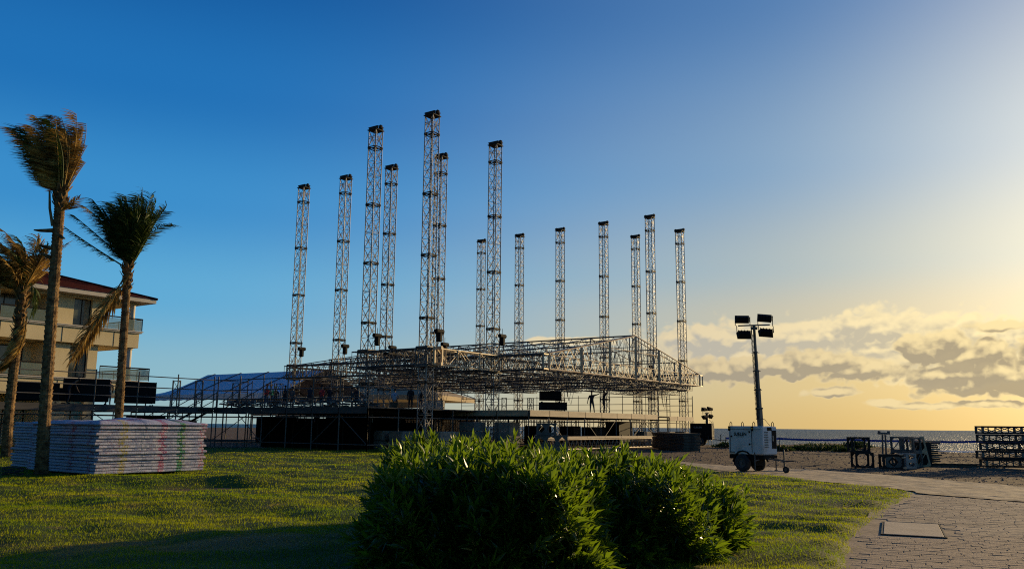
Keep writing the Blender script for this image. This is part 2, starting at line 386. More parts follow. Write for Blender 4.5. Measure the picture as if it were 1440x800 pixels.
def ground_mats():
    # bare sandy dirt
    m_ = pbr('dirt', (.155, .105, .068), (.075, .050, .034), .95, 0, .9, .09, 3.2, 8, .1, coord='Object'); M['dirt'] = m_
    M['sand_stone'] = pbr('path_stone', (.44, .335, .22), (.30, .23, .155), .9, 0, 1.3, .012, 12, 6, .15)
    M['path_base'] = pbr('path_joint', (.36, .27, .18), (.26, .195, .13), .95, 0, 2, .012, 10, spec=.15)
    M['path_pale'] = pbr('path_pale', (.50, .39, .24), (.25, .19, .125), .9, 0, 1.6, .05, 2.6, 8, .2)
    M['kerb'] = pbr('kerb', (.22, .16, .10), (.14, .10, .07), .95, 0, 3, .01, 16, spec=.15)
    for nm, ca, cb, cd, tr in (('lawn', (.055, .085, .006), (.115, .12, .008), (.20, .135, .05), 0), ('grass_blade', (.16, .25, .006), (.31, .34, .008), (.38, .28, .08), .6)):
        mt = bpy.data.materials.new(nm); mt.use_nodes = True; nt = mt.node_tree; b = nt.nodes['Principled BSDF']; b.inputs['Roughness'].default_value = .75
        b.inputs['Specular IOR Level'].default_value = .15
        N = nt.nodes.new; L = nt.links.new; tc = N('ShaderNodeTexCoord')
        def noise(sc, det=4, rgh=.5):
            n = N('ShaderNodeTexNoise'); n.inputs['Scale'].default_value = sc; n.inputs['Detail'].default_value = det; n.inputs['Roughness'].default_value = rgh
            L(tc.outputs['Object'], n.inputs['Vector']); return n.outputs['Fac']
        def rng(v, a, c):
            r = N('ShaderNodeMapRange'); r.inputs[1].default_value = a; r.inputs[2].default_value = c; L(v, r.inputs[0]); return r.outputs[0]
        def mix(f, a, c):
            x = N('ShaderNodeMix'); x.data_type = 'RGBA'; L(f, x.inputs[0])
            for k, q in ((6, a), (7, c)):
                if isinstance(q, tuple): x.inputs[k].default_value = (*q, 1)
                else: L(q, x.inputs[k])
            return x.outputs[2]
        c1 = mix(rng(noise(.45, 5), .38, .62), ca, cb)
        # worn dry patch shaped like the one in front of the stack, broken by noise
        mp = N('ShaderNodeMapping'); mp.inputs['Location'].default_value = (3.9 / 3.0, -11.4 / .9, 0); mp.inputs['Scale'].default_value = (1 / 3.0, 1 / .9, 0)
        L(tc.outputs['Object'], mp.inputs[0]); ln = N('ShaderNodeVectorMath'); ln.operation = 'LENGTH'; L(mp.outputs[0], ln.inputs[0])
        sb = N('ShaderNodeMath'); sb.operation = 'SUBTRACT'; sb.inputs[0].default_value = 1.0; L(ln.outputs['Value'], sb.inputs[1])
        mx0 = N('ShaderNodeMath'); mx0.operation = 'MAXIMUM'; mx0.inputs[1].default_value = -.25; L(sb.outputs[0], mx0.inputs[0])
        ad = N('ShaderNodeMath'); ad.operation = 'MULTIPLY_ADD'; ad.inputs[1].default_value = .3; L(mx0.outputs[0], ad.inputs[0]); L(noise(.8, 7, .65), ad.inputs[2])
        c2 = mix(rng(ad.outputs[0], .52, .66), c1, cd)
        L(c2, b.inputs['Base Color'])
        if tr:
            t = N('ShaderNodeBsdfTranslucent'); L(c2, t.inputs['Color']); ms = N('ShaderNodeMixShader'); ms.inputs[0].default_value = tr
            L(b.outputs[0], ms.inputs[1]); L(t.outputs[0], ms.inputs[2]); L(ms.outputs[0], nt.nodes['Material Output'].inputs[0])
        else:
            bp = N('ShaderNodeBump'); bp.inputs['Distance'].default_value = .04; L(noise(26, 6, .7), bp.inputs['Height']); L(bp.outputs[0], b.inputs['Normal'])
        M[nm] = mt
    # sea
    mt = bpy.data.materials.new('sea_water'); mt.use_nodes = True; nt = mt.node_tree; b = nt.nodes['Principled BSDF']
    b.inputs['Roughness'].default_value = .42; b.inputs['Specular IOR Level'].default_value = .3
    N = nt.nodes.new; L = nt.links.new; tc = N('ShaderNodeTexCoord')
    mp = N('ShaderNodeMapping'); mp.inputs['Scale'].default_value = (.25, .8, 1); mp.inputs['Rotation'].default_value = (0, 0, R(20)); L(tc.outputs['Object'], mp.inputs[0])
    n = N('ShaderNodeTexNoise'); n.inputs['Scale'].default_value = .35; n.inputs['Detail'].default_value = 8; n.inputs['Roughness'].default_value = .65; L(mp.outputs[0], n.inputs['Vector'])
    bp = N('ShaderNodeBump'); bp.inputs['Distance'].default_value = 3.0; L(n.outputs['Fac'], bp.inputs['Height']); L(bp.outputs[0], b.inputs['Normal'])
    n2 = N('ShaderNodeTexNoise'); n2.inputs['Scale'].default_value = .06; n2.inputs['Detail'].default_value = 6; L(mp.outputs[0], n2.inputs['Vector'])
    r = N('ShaderNodeMapRange'); r.inputs[1].default_value = .35; r.inputs[2].default_value = .65; L(n2.outputs['Fac'], r.inputs[0])
    x = N('ShaderNodeMix'); x.data_type = 'RGBA'; x.inputs[6].default_value = (.012, .034, .038, 1); x.inputs[7].default_value = (.03, .065, .060, 1); L(r.outputs[0], x.inputs[0])
    # scattered white caps
    n3 = N('ShaderNodeTexNoise'); n3.inputs['Scale'].default_value = .55; n3.inputs['Detail'].default_value = 7; n3.inputs['Roughness'].default_value = .7; L(mp.outputs[0], n3.inputs['Vector'])
    r3 = N('ShaderNodeMapRange'); r3.inputs[1].default_value = .63; r3.inputs[2].default_value = .70; L(n3.outputs['Fac'], r3.inputs[0])
    x3 = N('ShaderNodeMix'); x3.data_type = 'RGBA'; x3.inputs[7].default_value = (.45, .45, .42, 1); L(r3.outputs[0], x3.inputs[0]); L(x.outputs[2], x3.inputs[6])
    L(x3.outputs[2], b.inputs['Base Color']); M['sea'] = mt
    M['foam'] = pbr('surf_foam', (.62, .60, .54), (.30, .32, .30), .8, 0, .35, .05, 3, lo=.4, hi=.6)
ground_mats()

# ground: one sheet, finer near the camera
th = np.linspace(0, 2 * np.pi, 421); rr = np.concatenate([[0.3], np.geomspace(1.5, 240, 210), np.geomspace(300, 9000, 14)])
TT, RR = np.meshgrid(th, rr); GX = RR * np.sin(TT); GY = RR * np.cos(TT)
structure(sheet('ground', GX, GY, ground_h(GX, GY), M['dirt']))
# sea out to the horizon
ys = np.concatenate([np.linspace(40, 200, 60), np.geomspace(215, 30000, 60)])
sx = np.concatenate([-np.geomspace(9000, 60, 20), np.linspace(-50, 150, 40), np.geomspace(160, 30000, 30)])
XX, YY = np.meshgrid(sx, ys)
structure(sheet('sea', XX, YY, np.full(XX.shape, -2.0) + .06 * np.sin(XX * .21 + YY * .9) * (YY < 400), M['sea']))
# breaking surf line along the beach: raised crests
def surf():
    mb = MB()
    for (x0, y0, x1, y1, w) in ((36, 97, 78, 84, 1.6), (30, 118, 95, 96, 2.2), (22, 135, 70, 122, 1.6), (46, 92, 60, 87, 1.2), (60, 150, 130, 128, 2.2)):
        n = 60; d = Vector((x1 - x0, y1 - y0, 0)); nrm = Vector((-d.y, d.x, 0)).normalized()
        rows = []
        for i in range(n + 1):
            t = i / n; c = Vector((x0, y0, -2.0)) + d * t + nrm * (rnd.uniform(-.25, .25) + math.sin(t * 9) * .8)
            ww = w * (.35 + .65 * abs(math.sin(t * 7.3 + x0)) + rnd.uniform(-.1, .1)) * math.sin(math.pi * min(max(t, .02), .98)) ** .4
            rows.append([c - nrm * ww, c - nrm * ww * .4 + Vector((0, 0, .16)), c + Vector((0, 0, .24)), c + nrm * ww * .5 + Vector((0, 0, .1)), c + nrm * ww])
            for q in (rows[-1][0], rows[-1][-1]): q.z -= .05
        vs = [q for r_ in rows for q in r_]; fs = [(i * 5 + k, i * 5 + k + 1, i * 5 + 6 + k, i * 5 + 5 + k) for i in range(n) for k in range(4)]
        mb.add(vs, fs)
    stuff(mb.build('surf_foam', M['foam'], smooth=True))
surf()
# path: sheet between the lawn's edge and the dirt
py_ = np.concatenate([np.linspace(-12, 8, 30), np.linspace(8.2, 30, 160), np.linspace(30.4, 56, 60)])
tt = np.linspace(0, 1, 60); T2, Y2 = np.meshgrid(tt, py_)
x0 = edge_x(Y2) - .25; x1 = interp(Y2, PY, PX) + .15 * np.sin(Y2 * 1.3)
X2 = x0 + (x1 - x0) * T2
Z2 = .012 + 0 * X2
path = structure(sheet('path', X2, Y2, Z2, M['path_base']))
# pale cobbled strip that crosses behind the lawn
def strip():
    ys = np.linspace(19.0, 50, 120); t = np.linspace(0, 1, 34); T3, Y3 = np.meshgrid(t, ys)
    a = np.maximum(edge_x(Y3) + .10, 11.4 + (20 - Y3) * .6 * (Y3 < 24) + (24 - Y3) * 3 * (Y3 >= 24))
    b = interp(Y3, PY, PX) - .1 + .15 * np.sin(Y3 * 1.3)
    a = np.minimum(a, b - .05)
    X3 = a + (b - a) * T3
    return structure(sheet('pale_path', X3, Y3, .032 + .012 * np.sin(X3 * 4.1 + 3 * np.sin(Y3 * 2.3)) * np.sin(Y3 * 5.1), M['path_pale']))
strip()
# lawn
ly = np.concatenate([np.linspace(-10, 7, 30), np.arange(7.1, 16, .085), np.arange(16, 30, .17), np.arange(30, 58, .4)])
t = np.linspace(0, 1, 420) ** 1.6; TL, YL = np.meshgrid(t, ly)
XL = edge_x(YL) - TL * (edge_x(YL) + 62)
structure(sheet('lawn', XL, YL, lawn_h(XL, YL), M['lawn']))

def grass():
    V_, F_ = [], []
    base = 0
    for (y0, y1, dens, hgt, wid) in ((7.6, 12, 1300, .036, .0045), (12, 18, 700, .040, .006), (18, 28, 260, .045, .010), (28, 50, 60, .05, .018)):
        xl, xr = -.68 * y1 - 1.0, .36 * y1 + 1.5
        n = int((y1 - y0) * (xr - xl) * dens)
        x = nr.uniform(xl, xr, n); y = nr.uniform(y0, y1, n)
        keep = (x > -.66 * y - .8) & (x < edge_x(y) - .02 + nr.normal(0, .05, n)) & (x < .62 * y + .6)
        cl = .5 + .5 * np.sin(x * 2.3 + 1.7 * np.sin(y * 1.9)) * np.sin(y * 2.9 + np.sin(x * 2.1))
        keep &= nr.random(n) < .45 + .55 * cl
        x, y = x[keep], y[keep]; n = len(x); z = lawn_h(x, y) - .004
        a = nr.uniform(0, 2 * np.pi, n); h = hgt * nr.uniform(.55, 1.35, n); lean = nr.uniform(.1, .8, n) * h; la = nr.uniform(0, 2 * np.pi, n)
        w = wid * nr.uniform(.7, 1.3, n)
        A = np.stack([x - np.cos(a) * w, y - np.sin(a) * w, z], -1); B = np.stack([x + np.cos(a) * w, y + np.sin(a) * w, z], -1)
        C_ = np.stack([x + np.cos(la) * lean, y + np.sin(la) * lean, z + h], -1)
        vv = np.stack([A, B, C_], 1).reshape(-1, 3); V_.append(vv); F_.append(np.arange(3 * n).reshape(-1, 3) + base); base += 3 * n
    stuff(link('grass', np_mesh('grass', np.concatenate(V_), np.concatenate(F_), M['grass_blade'])))
grass()

# paving stones: courses laid aslant, each stone a part of the path
def stones():
    ang = R(-24); ca, sa = math.cos(ang), math.sin(ang); cells = []
    v = 2.0; row = 0
    while v < 34:
        hgt = rnd.choice((.15, .17, .19)); u = -14 + rnd.uniform(0, .5)
        while u < 20:
            wdt = rnd.choice((.22, .27, .32, .38)); cx, cy = u + wdt / 2, v + hgt / 2
            x, y = cx * ca - cy * sa, cx * sa + cy * ca
            ok = y > 7.8 and x < min(.62 * y + .5, 16) and x > float(edge_x(np.float64(y))) + .16 and y < 30
            if ok and y > 19 and x > 11.2 + (20 - y) * .6: ok = False
            if ok and y > 23: ok = False
            if ok and abs((x - 6.5) * ca + (y - 14.1) * sa) < .60 and abs(-(x - 6.5) * sa + (y - 14.1) * ca) < 1.12: ok = False
            if ok: cells.append((y, x, cx, cy, wdt, hgt))
            u += wdt
        v += hgt; row += 1
    cells.sort(key=lambda c: c[0]); shared = []
    for k in range(6):
        w0, h0 = (.34, .42, .5, .6, .46, .38)[k], (.30, .26, .34, .30, .26, .34)[k]
        mb = MB(); z0, z1 = -.02, .0
        j = [(-.5, -.5), (0, -.5), (.5, -.5), (.5, .5), (0, .5), (-.5, .5)]
        lo_ = [Vector((a + rnd.uniform(-.02, .02), b + rnd.uniform(-.03, .03), -1)) for a, b in j]
        vs = lo_ + [Vector((q.x, q.y, .55 + rnd.uniform(-.1, .1))) for q in lo_] + [Vector((q.x * .95, q.y * .93, 1 + rnd.uniform(-.15, .15))) for q in lo_]
        fs = [tuple(range(12, 18))] + [(r_ * 6 + i, r_ * 6 + (i + 1) % 6, r_ * 6 + 6 + (i + 1) % 6, r_ * 6 + 6 + i) for r_ in (0, 1) for i in range(6)]
        shared.append(mb.add(vs, fs).mesh('paving_stone', M['sand_stone']))
    rest = MB()
    for i, (y, x, cx, cy, wd, hg) in enumerate(cells):
        mt = Matrix.Translation((x, y, .0125 + rnd.uniform(-.002, .003))) @ Matrix.Rotation(ang + rnd.uniform(-.03, .03), 4, 'Z') @ Euler((rnd.uniform(-.012, .012), rnd.uniform(-.012, .012), 0)).to_matrix().to_4x4() @ Matrix.Diagonal((wd * .98, hg * .965, .0055, 1))
        if i < 300: link('paving_stone', rnd.choice(shared), path, matrix=mt)
        else:
            me = shared[i % 6]; rest.add([mt @ q.co for q in me.vertices], [tuple(p_.vertices) for p_ in me.polygons])
    if rest.v: stuff(rest.build('paving_stones', M['sand_stone'], path))
    # square access cover let into the paving
    t = thing('access_cover', 'square pale concrete cover let into the paving beside the lawn edge', 'cover', (6.5, 14.1, .02), R(-24))
    MB().box((0, 0, -.002), (.84, 1.9, .03), bev=.008).build('slab', pbr('cover_conc', (.40, .32, .23), (.30, .235, .165), .9, 0, 2, .006, 18), t)
    mb = MB()
    for sx_, sy_, dx, dy in ((0, .97, .92, .02), (0, -.97, .92, .02), (.44, 0, .02, 1.94), (-.44, 0, .02, 1.94)): mb.box((sx_, sy_, .0), (dx, dy, .02))
    mb.build('frame', M['blackmetal'], t)
stones()

def pebbles():
    n = 26000; D = 14 + 60 * nr.random(n) ** 1.3; az_ = nr.uniform(-.15, .66, n); x = D * az_ ; y = D
    keep = (x > interp(y, PY, PX) + .2) & (x < y * .64 + 1); x, y = x[keep], y[keep]; n = len(x); z = ground_h(x, y)
    cl = .5 + .5 * np.sin(x * .9 + 2 * np.sin(y * .5)) * np.sin(y * .8 + x * .3); k2 = nr.random(n) < .25 + .75 * cl; x, y, z = x[k2], y[k2], z[k2]; n = len(x)
    s_ = (.012 + .03 * nr.random(n) ** 3) * (1 + y / 60); oc = np.array([[1, 0, 0], [0, 1, 0], [-1, 0, 0], [0, -1, 0], [0, 0, .8]]); a = nr.uniform(0, 6.28, n)
    v = oc[None] * s_[:, None, None] * nr.uniform(.6, 1.4, (n, 5, 1)); c, sn = np.cos(a)[:, None], np.sin(a)[:, None]
    v = np.stack([v[..., 0] * c - v[..., 1] * sn + x[:, None], v[..., 0] * sn + v[..., 1] * c + y[:, None], v[..., 2] + z[:, None]], -1).reshape(-1, 3)
    f = (np.arange(n) * 5)[:, None, None] + np.array([[0, 1, 4], [1, 2, 4], [2, 3, 4], [3, 0, 4]])[None]
    stuff(link('gravel', np_mesh('gravel', v, f.reshape(-1, 3), pbr('gravel', (.24, .17, .11), (.10, .075, .05), .9, 0, 3))))
pebbles()
# ---------------------------------------------------------------- mast towers of truss
TW = .333
CORN = [(-TW, -TW), (TW, -TW), (TW, TW), (-TW, TW)]
def lattice_mesh(h, bays, r=.017):
    mb = MB(); bh = h / bays
    for k in range(4):
        a = CORN[k]; b = CORN[(k + 1) % 4]
        for i in range(bays):
            z0, z1 = i * bh + .03, (i + 1) * bh - .03
            mb.bar((a[0], a[1], z0), (b[0], b[1], z1), r, 4, caps=False); mb.bar((b[0], b[1], z0), (a[0], a[1], z1), r, 4, caps=False)
            mb.bar((a[0], a[1], z0 - .02), (b[0], b[1], z0 - .02), r, 4, caps=False)
            mb.bar((a[0], a[1], (z0 + z1) / 2), (b[0], b[1], (z0 + z1) / 2), r * .8, 4, caps=False)
        mb.bar((a[0], a[1], h / 2 + .1), (b[0], b[1], h / 2 + .1), r, 4, caps=False)
    return mb.mesh('bracing', M['alu'])
def chord_mesh(h):
    mb = MB()
    for c in CORN: mb.bar((c[0], c[1], 0), (c[0], c[1], h), .036, 6)
    return mb.mesh('chords', M['alu'])
CH41, LT41, CH12, LT12 = chord_mesh(4.08), lattice_mesh(4.08, 4), chord_mesh(1.2), lattice_mesh(1.2, 1, .02)
def plate_mesh():
    mb = MB(); w = .37
    for z in (0, .13):
        for (cx, cy, dx, dy) in ((0, -w + .05, 2 * w, .1), (0, w - .05, 2 * w, .1), (-w + .05, 0, .1, 2 * w - .2), (w - .05, 0, .1, 2 * w - .2)): mb.box((cx, cy, z), (dx, dy, .035))
    for c in CORN: mb.box((c[0], c[1], .065), (.09, .09, .10))
    mb.bar((-w, -w, .065), (w, w, .065), .03, 4); mb.bar((w, -w, .065), (-w, w, .065), .03, 4)
    return mb.mesh('joint_frame', M['plate'])
PLATE = plate_mesh()
def head_mesh():
    mb = MB()
    for s_ in (-1, 1):
        mb.box((s_ * .24, 0, .18), (.08, .84, .15)); mb.box((s_ * .24, 0, .27), (.13, .84, .02)); mb.box((s_ * .24, 0, .09), (.13, .84, .02))
    for y in (-.44, .44): mb.ring((0, y, .24), (1, 0, 0), .15, .05, .10, 12); mb.bar((-.3, y, .24), (.3, y, .24), .03, 6)
    mb.box((0, 0, .04), (.84, .84, .06))
    return mb.mesh('sheave_head', M['plate'])
HEAD = head_mesh()
def base_mesh():
    mb = MB(); mb.box((0, 0, .06), (1.0, 1.0, .10), bev=.01)
    for c in CORN: mb.bar((c[0], c[1], .1), (c[0], c[1], .25), .06, 8)
    for k in range(4):
        a = math.pi / 4 + k * math.pi / 2; mb.bar((0, 0, .12), (1.25 * math.cos(a), 1.25 * math.sin(a), .10), .06, 4); mb.bar((1.2 * math.cos(a), 1.2 * math.sin(a), 0), (1.2 * math.cos(a), 1.2 * math.sin(a), .3), .035, 6)
    return mb.mesh('base', M['blackmetal'])
BASE = base_mesh()
def make_tower(label, loc):
    t = thing('truss_tower', label, 'tower', loc, ROTZ, 'bare truss masts round the stage')
    link('base', BASE, t)
    z = .2
    for k in range(5):
        s_ = link('mast_section', CH41, t, loc=(0, 0, z)); link('bracing', LT41, s_); z += 4.10
        link('joint_frame', PLATE, t, loc=(0, 0, z - .08))
    s_ = link('mast_section', CH12, t, loc=(0, 0, z + .05)); link('bracing', LT12, s_)
    link('sheave_head', HEAD, t, loc=(0, 0, z + 1.22))
    MB().tube([(TW + .12, 0, 21.8), (TW + .13, .02, 12), (TW + .12, 0, 6.6)], .012, 4).build('chain', M['cable'], t)
    return t
TOW = {'T8': (0, 0), 'T6': (1, 0), 'T4': (2, 0), 'T2': (3, 0), 'T1': (4, 0), 'T5': (0, -1), 'T3': (1, -1), 'T13': (0, 2), 'T11': (1, 2), 'T10': (2, 2), 'T9': (3, 2), 'T7': (4, 2), 'T14': (0, 3), 'T12': (1, 3)}
def tower_ab(k):
    i, r_ = TOW[k]; return i * SP, {0: 0.0, -1: -WG, 2: WD, 3: WD + WG}[r_]
LAB = {'T5': 'nearest truss mast, reaching highest in the sky, over the near wing of the roof',
       'T3': 'second highest reaching truss mast, on the near wing left of the highest one',
       'T8': 'tall truss mast standing clear between the tallest mast and the row of far masts',
       'T6': 'truss mast partly hidden close behind the tallest-looking mast, its head lower',
       'T4': 'truss mast close behind and to the right of the second tallest mast',
       'T2': 'truss mast standing alone between the leftmost mast and the close pair beside it',
       'T1': 'leftmost truss mast, at the back corner of the stage roof above the blue tent',
       'T7': 'far slim truss mast close beside the tall one near the middle, its head much lower',
       'T9': 'far slim truss mast first to the right of the tall middle mast',
       'T10': 'far slim truss mast standing behind the two black cases on the deck',
       'T11': 'far slim truss mast rising behind the two men on the stage deck',
       'T12': 'slim truss mast beside the peak of the pale gable, shortest of the last three',
       'T13': 'slim truss mast at the far front roof corner, tallest of the last three',
       'T14': 'rightmost truss mast, standing just inside the right tip of the stage roof'}
for k in TOW:
    a, b = tower_ab(k); make_tower(LAB[k], AB(a, b, 0))

def hoist(k, da, db, label, up=0.0):
    a, b = tower_ab(k); t = thing('chain_hoist', label, 'hoist', AB(a + da, b + db, 6.55 + up), ROTZ, 'black chain hoists hung at roof level on the masts')
    mb = MB(); mb.box((0, 0, .60), (.28, .36, .58), bev=.05); mb.build('body', M['black'], t)
    MB().bar((-.34, 0, .98), (.34, 0, .98), .15, 12).build('motor', M['black'], t)
    MB().bar((0, 0, .95), (0, 0, 1.5), .02, 6).build('hook', M['blackmetal'], t)
    return t
for k, da, db, l in (('T1', -.62, .1, 'black chain hoist on the leftmost mast'), ('T2', -.62, .1, 'black chain hoist on the lone mast second from the left'), ('T3', -.55, .3, 'black chain hoist between the two near-wing masts on the left'),
                     ('T4', -.62, .1, 'black chain hoist with lit end at the mast behind the second tallest'), ('T5', -.75, .35, 'black chain hoist just right of the tallest mast'),
                     ('T6', -.60, .2, 'black chain hoist on the mast behind the tallest one'), ('T8', -.62, .25, 'black chain hoist on the right side of the tall middle mast')):
    hoist(k, da, db, l, .35 if k in ('T1', 'T2', 'T8') else 0)
hoist('T13', 0, -.2, 'black chain hoist inside the far front corner mast', -.2)

# ---------------------------------------------------------------- stage roof resting low between the masts
roof = thing('stage_roof', 'low lattice stage roof of aluminium truss with a pale gable end, hung between the masts', 'stage roof', (0, 0, 0))
def box_truss(a0, b0, a1, b1, z, w=.62, h=.6, bay=.62, mat='alu_dark', r=.034, rb=.018, name='box_truss', z1=None):
    p = AB(a0, b0, z); q = AB(a1, b1, z if z1 is None else z1); d = (q - p); Ln = d.length; d.normalize()
    s_ = d.cross(Vector((0, 0, 1))).normalized() * (w / 2); up = Vector((0, 0, h))
    ch = MB(); br = MB()
    cs = [(-s_), s_, s_ + up, -s_ + up]
    for c in cs: ch.bar(p + c, q + c, r, 6)
    n = max(1, round(Ln / bay)); st = d * (Ln / n)
    for i in range(n + 1):
        o = p + st * i
        for k in range(4): br.bar(o + cs[k], o + cs[(k + 1) % 4], rb, 4, caps=False)
        if i < n:
            k2 = i % 2
            for (x, y) in ((0, 3), (1, 2), (0, 1), (3, 2)):
                if k2: x, y = y, x
                br.bar(o + cs[x], o + st + cs[y], rb, 4, caps=False)
    t = ch.build(name, M[mat], roof); br.build('bracing', M[mat], t); return t
Z0, ZE, ZA = 5.42, 6.48, 8.85
HB = WD / 2
def gable(a, mat, front=False, w=.0, short=1.0):
    """a planar rafter frame across the stage at a"""
    fr = MB(); br = MB(); n = 6; r = .05 if front else .042
    def top(b): return ZE + (ZA - ZE) * (1 - abs(b - HB) / HB)
    def pt(b, z, o=0): return AB(a + o, b, z)
    offs = (0,)
    fr.bar(pt(-.0, Z0), pt(WD, Z0), r, 6); fr.bar(pt(0, ZE), pt(HB, ZA), r, 6); fr.bar(pt(HB, ZA), pt(WD, ZE), r, 6)
    fr.bar(pt(0, Z0), pt(0, ZE), r, 6); fr.bar(pt(WD, Z0), pt(WD, ZE), r, 6)
    mid = ZE + .0
    fr.bar(pt(0, mid - .1), pt(WD, mid - .1), r * .6, 6)
    fr.bar(pt(WD * .27, 7.55), pt(WD * .73, 7.55), r * .6, 6)
    for k in range(1, n):
        b = WD * k / n
        if front:
            for o in (-.09, .09): fr.bar(AB(a, b + o, Z0 - .05), AB(a, b + o, top(b) - .03), .07, 4)
        else: fr.bar(pt(b, Z0), pt(b, top(b)), .06, 4)
    # bracing in each bay
    for k in range(n):
        b0, b1 = WD * k / n, WD * (k + 1) / n
        sub = 4 if front else 3
        for j in range(sub):
            x0 = b0 + (b1 - b0) * j / sub; x1 = b0 + (b1 - b0) * (j + 1) / sub; xm = (x0 + x1) / 2
            for zlo, ztop in (((Z0, lambda b: mid - .1), (mid - .1, top)) if True else ()):
                if ztop(xm) - zlo < .35: continue
                br.bar(pt(x0, zlo if ztop is top else zlo), pt(xm, min(ztop(xm), 99)), .02, 4, caps=False); br.bar(pt(xm, ztop(xm)), pt(x1, zlo), .02, 4, caps=False)
                if front: br.bar(pt(x1, zlo), pt(x1, ztop(x1)), .016, 4, caps=False)
    t = fr.build('gable_frame', M[mat], roof); br.build('bracing', M[mat], t)
    if front:
        # end boxes projecting beyond the two corners
        for b0, s_ in ((0, -1), (WD, 1)):
            e = MB(); h = .98
            for o in (.0, .62): 
                for (z1, z2) in ((Z0, Z0 + h),): e.bar(AB(a, b0 + s_ * (o + .12), z1), AB(a, b0 + s_ * (o + .12), z2), .06, 4)
            for z_ in (Z0, Z0 + h): e.bar(AB(a, b0 + s_ * .12, z_), AB(a, b0 + s_ * .74, z_), .06, 4)
            e.build('end_frame', M[mat], roof)
    return t
A_F = -4.72
gable(A_F, 'tan', True)  # front gable: warm sunlight put into its tan colour
gable(A_F + .55, 'alu', False)
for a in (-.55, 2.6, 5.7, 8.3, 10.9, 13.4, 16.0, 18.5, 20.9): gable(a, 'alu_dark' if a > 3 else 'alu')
# long purlins, ridge and the bottom grid
for k in range(0, 7):
    b = WD * k / 6; zt = ZE + (ZA - ZE) * (1 - abs(b - HB) / HB)
    pr = MB(); pr.bar(AB(A_F, b, zt + .03), AB(21.2, b, zt + .03), .075 if k == 3 else .06, 4)
    pr.build('ridge_beam' if k == 3 else 'purlin', M['alu_dark'], roof)
    # lattice web hung under it
    if k in (1, 2, 3, 4, 5):
        wb = MB(); nn = 26
        for i in range(nn):
            x0 = A_F + (21.2 - A_F) * i / nn; x1 = A_F + (21.2 - A_F) * (i + 1) / nn; hh = min(.9, zt - Z0 - .3)
            wb.bar(AB(x0, b, zt), AB((x0 + x1) / 2, b, zt - hh), .02, 4, caps=False); wb.bar(AB((x0 + x1) / 2, b, zt - hh), AB(x1, b, zt), .02, 4, caps=False)
        wb.bar(AB(A_F, b, zt - hh), AB(21.2, b, zt - hh), .035, 4); wb.build('purlin_web', M['alu_dark'], roof)
for b in (-.0, WD):
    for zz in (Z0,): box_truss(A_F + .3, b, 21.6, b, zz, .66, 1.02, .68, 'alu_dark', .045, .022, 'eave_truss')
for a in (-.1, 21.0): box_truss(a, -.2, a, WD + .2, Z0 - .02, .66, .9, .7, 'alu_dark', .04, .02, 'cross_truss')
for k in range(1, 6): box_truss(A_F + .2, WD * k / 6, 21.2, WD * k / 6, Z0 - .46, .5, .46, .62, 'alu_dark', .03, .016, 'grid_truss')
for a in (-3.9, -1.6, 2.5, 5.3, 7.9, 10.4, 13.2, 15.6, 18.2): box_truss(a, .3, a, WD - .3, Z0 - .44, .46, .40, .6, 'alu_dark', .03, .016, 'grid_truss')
# wings over the loudspeaker masts, near and far
for s_, bb in ((-1, 0.0), (1, WD)):
    bo = bb + s_ * (WG + .0)
    box_truss(-.62, bo, 6.3, bo, Z0, .68, 1.02, .66, 'alu_dark', .05, .022, 'wing_truss')
    box_truss(-.62, bo - s_ * 2.4, 6.3, bo - s_ * 2.4, Z0 - .1, .5, .9, .66, 'alu_dark', .04, .02, 'wing_truss')
    box_truss(-.62, bo - s_ * 4.8, 6.3, bo - s_ * 4.8, Z0 - .1, .5, .9, .66, 'alu_dark', .04, .02, 'wing_truss')
    for a, mt in ((-.35, 'tan' if s_ < 0 else 'alu'), (2.5, 'alu_dark'), (5.9, 'alu_dark')):  # the tan run carries its sunlit tone in the colour
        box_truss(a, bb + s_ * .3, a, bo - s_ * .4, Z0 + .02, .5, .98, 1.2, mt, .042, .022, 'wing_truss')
    e = MB(); 
    for o in (-.36, .36): e.box(AB(-.98, bo + o, Z0 + .51), (.12, .14, 1.16), ROTZ)
    for z_ in (Z0, Z0 + 1.02): e.box(AB(-.98, bo, z_), (.12, .60, .20), ROTZ)
    if s_ < 0: e.build('end_frame', M['tan'], roof)  # end face with sunlight painted in by the tan
    # dark sheeting rolled on top of the near wing
    if s_ < 0:
        for a_ in (1.2, 3.4, 5.2): MB().box(AB(a_, bo + 3.6, Z0 + 1.06), (3.6, .5, .14), ROTZ).build('cover_roll', M['black'], roof)
    # underslung grid of the wing
    for a in (.6, 1.9, 3.3, 4.7): box_truss(a, bb, a, bo, Z0 - .55, .4, .36, .6, 'alu_dark', .026, .014, 'grid_truss')
# thick posts, sunlight put into their tan colour, on the front-side face of the near wing
e = MB()
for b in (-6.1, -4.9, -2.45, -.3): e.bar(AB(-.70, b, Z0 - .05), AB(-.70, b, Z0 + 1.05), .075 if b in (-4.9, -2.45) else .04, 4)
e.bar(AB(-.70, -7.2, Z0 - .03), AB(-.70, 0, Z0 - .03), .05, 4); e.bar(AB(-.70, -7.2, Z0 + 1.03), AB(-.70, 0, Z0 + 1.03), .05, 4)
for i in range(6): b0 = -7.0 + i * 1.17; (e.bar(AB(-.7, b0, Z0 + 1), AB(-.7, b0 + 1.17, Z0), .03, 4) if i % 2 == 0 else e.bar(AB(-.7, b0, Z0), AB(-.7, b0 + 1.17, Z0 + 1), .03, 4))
e.build('face_frame', M['tan'], roof)
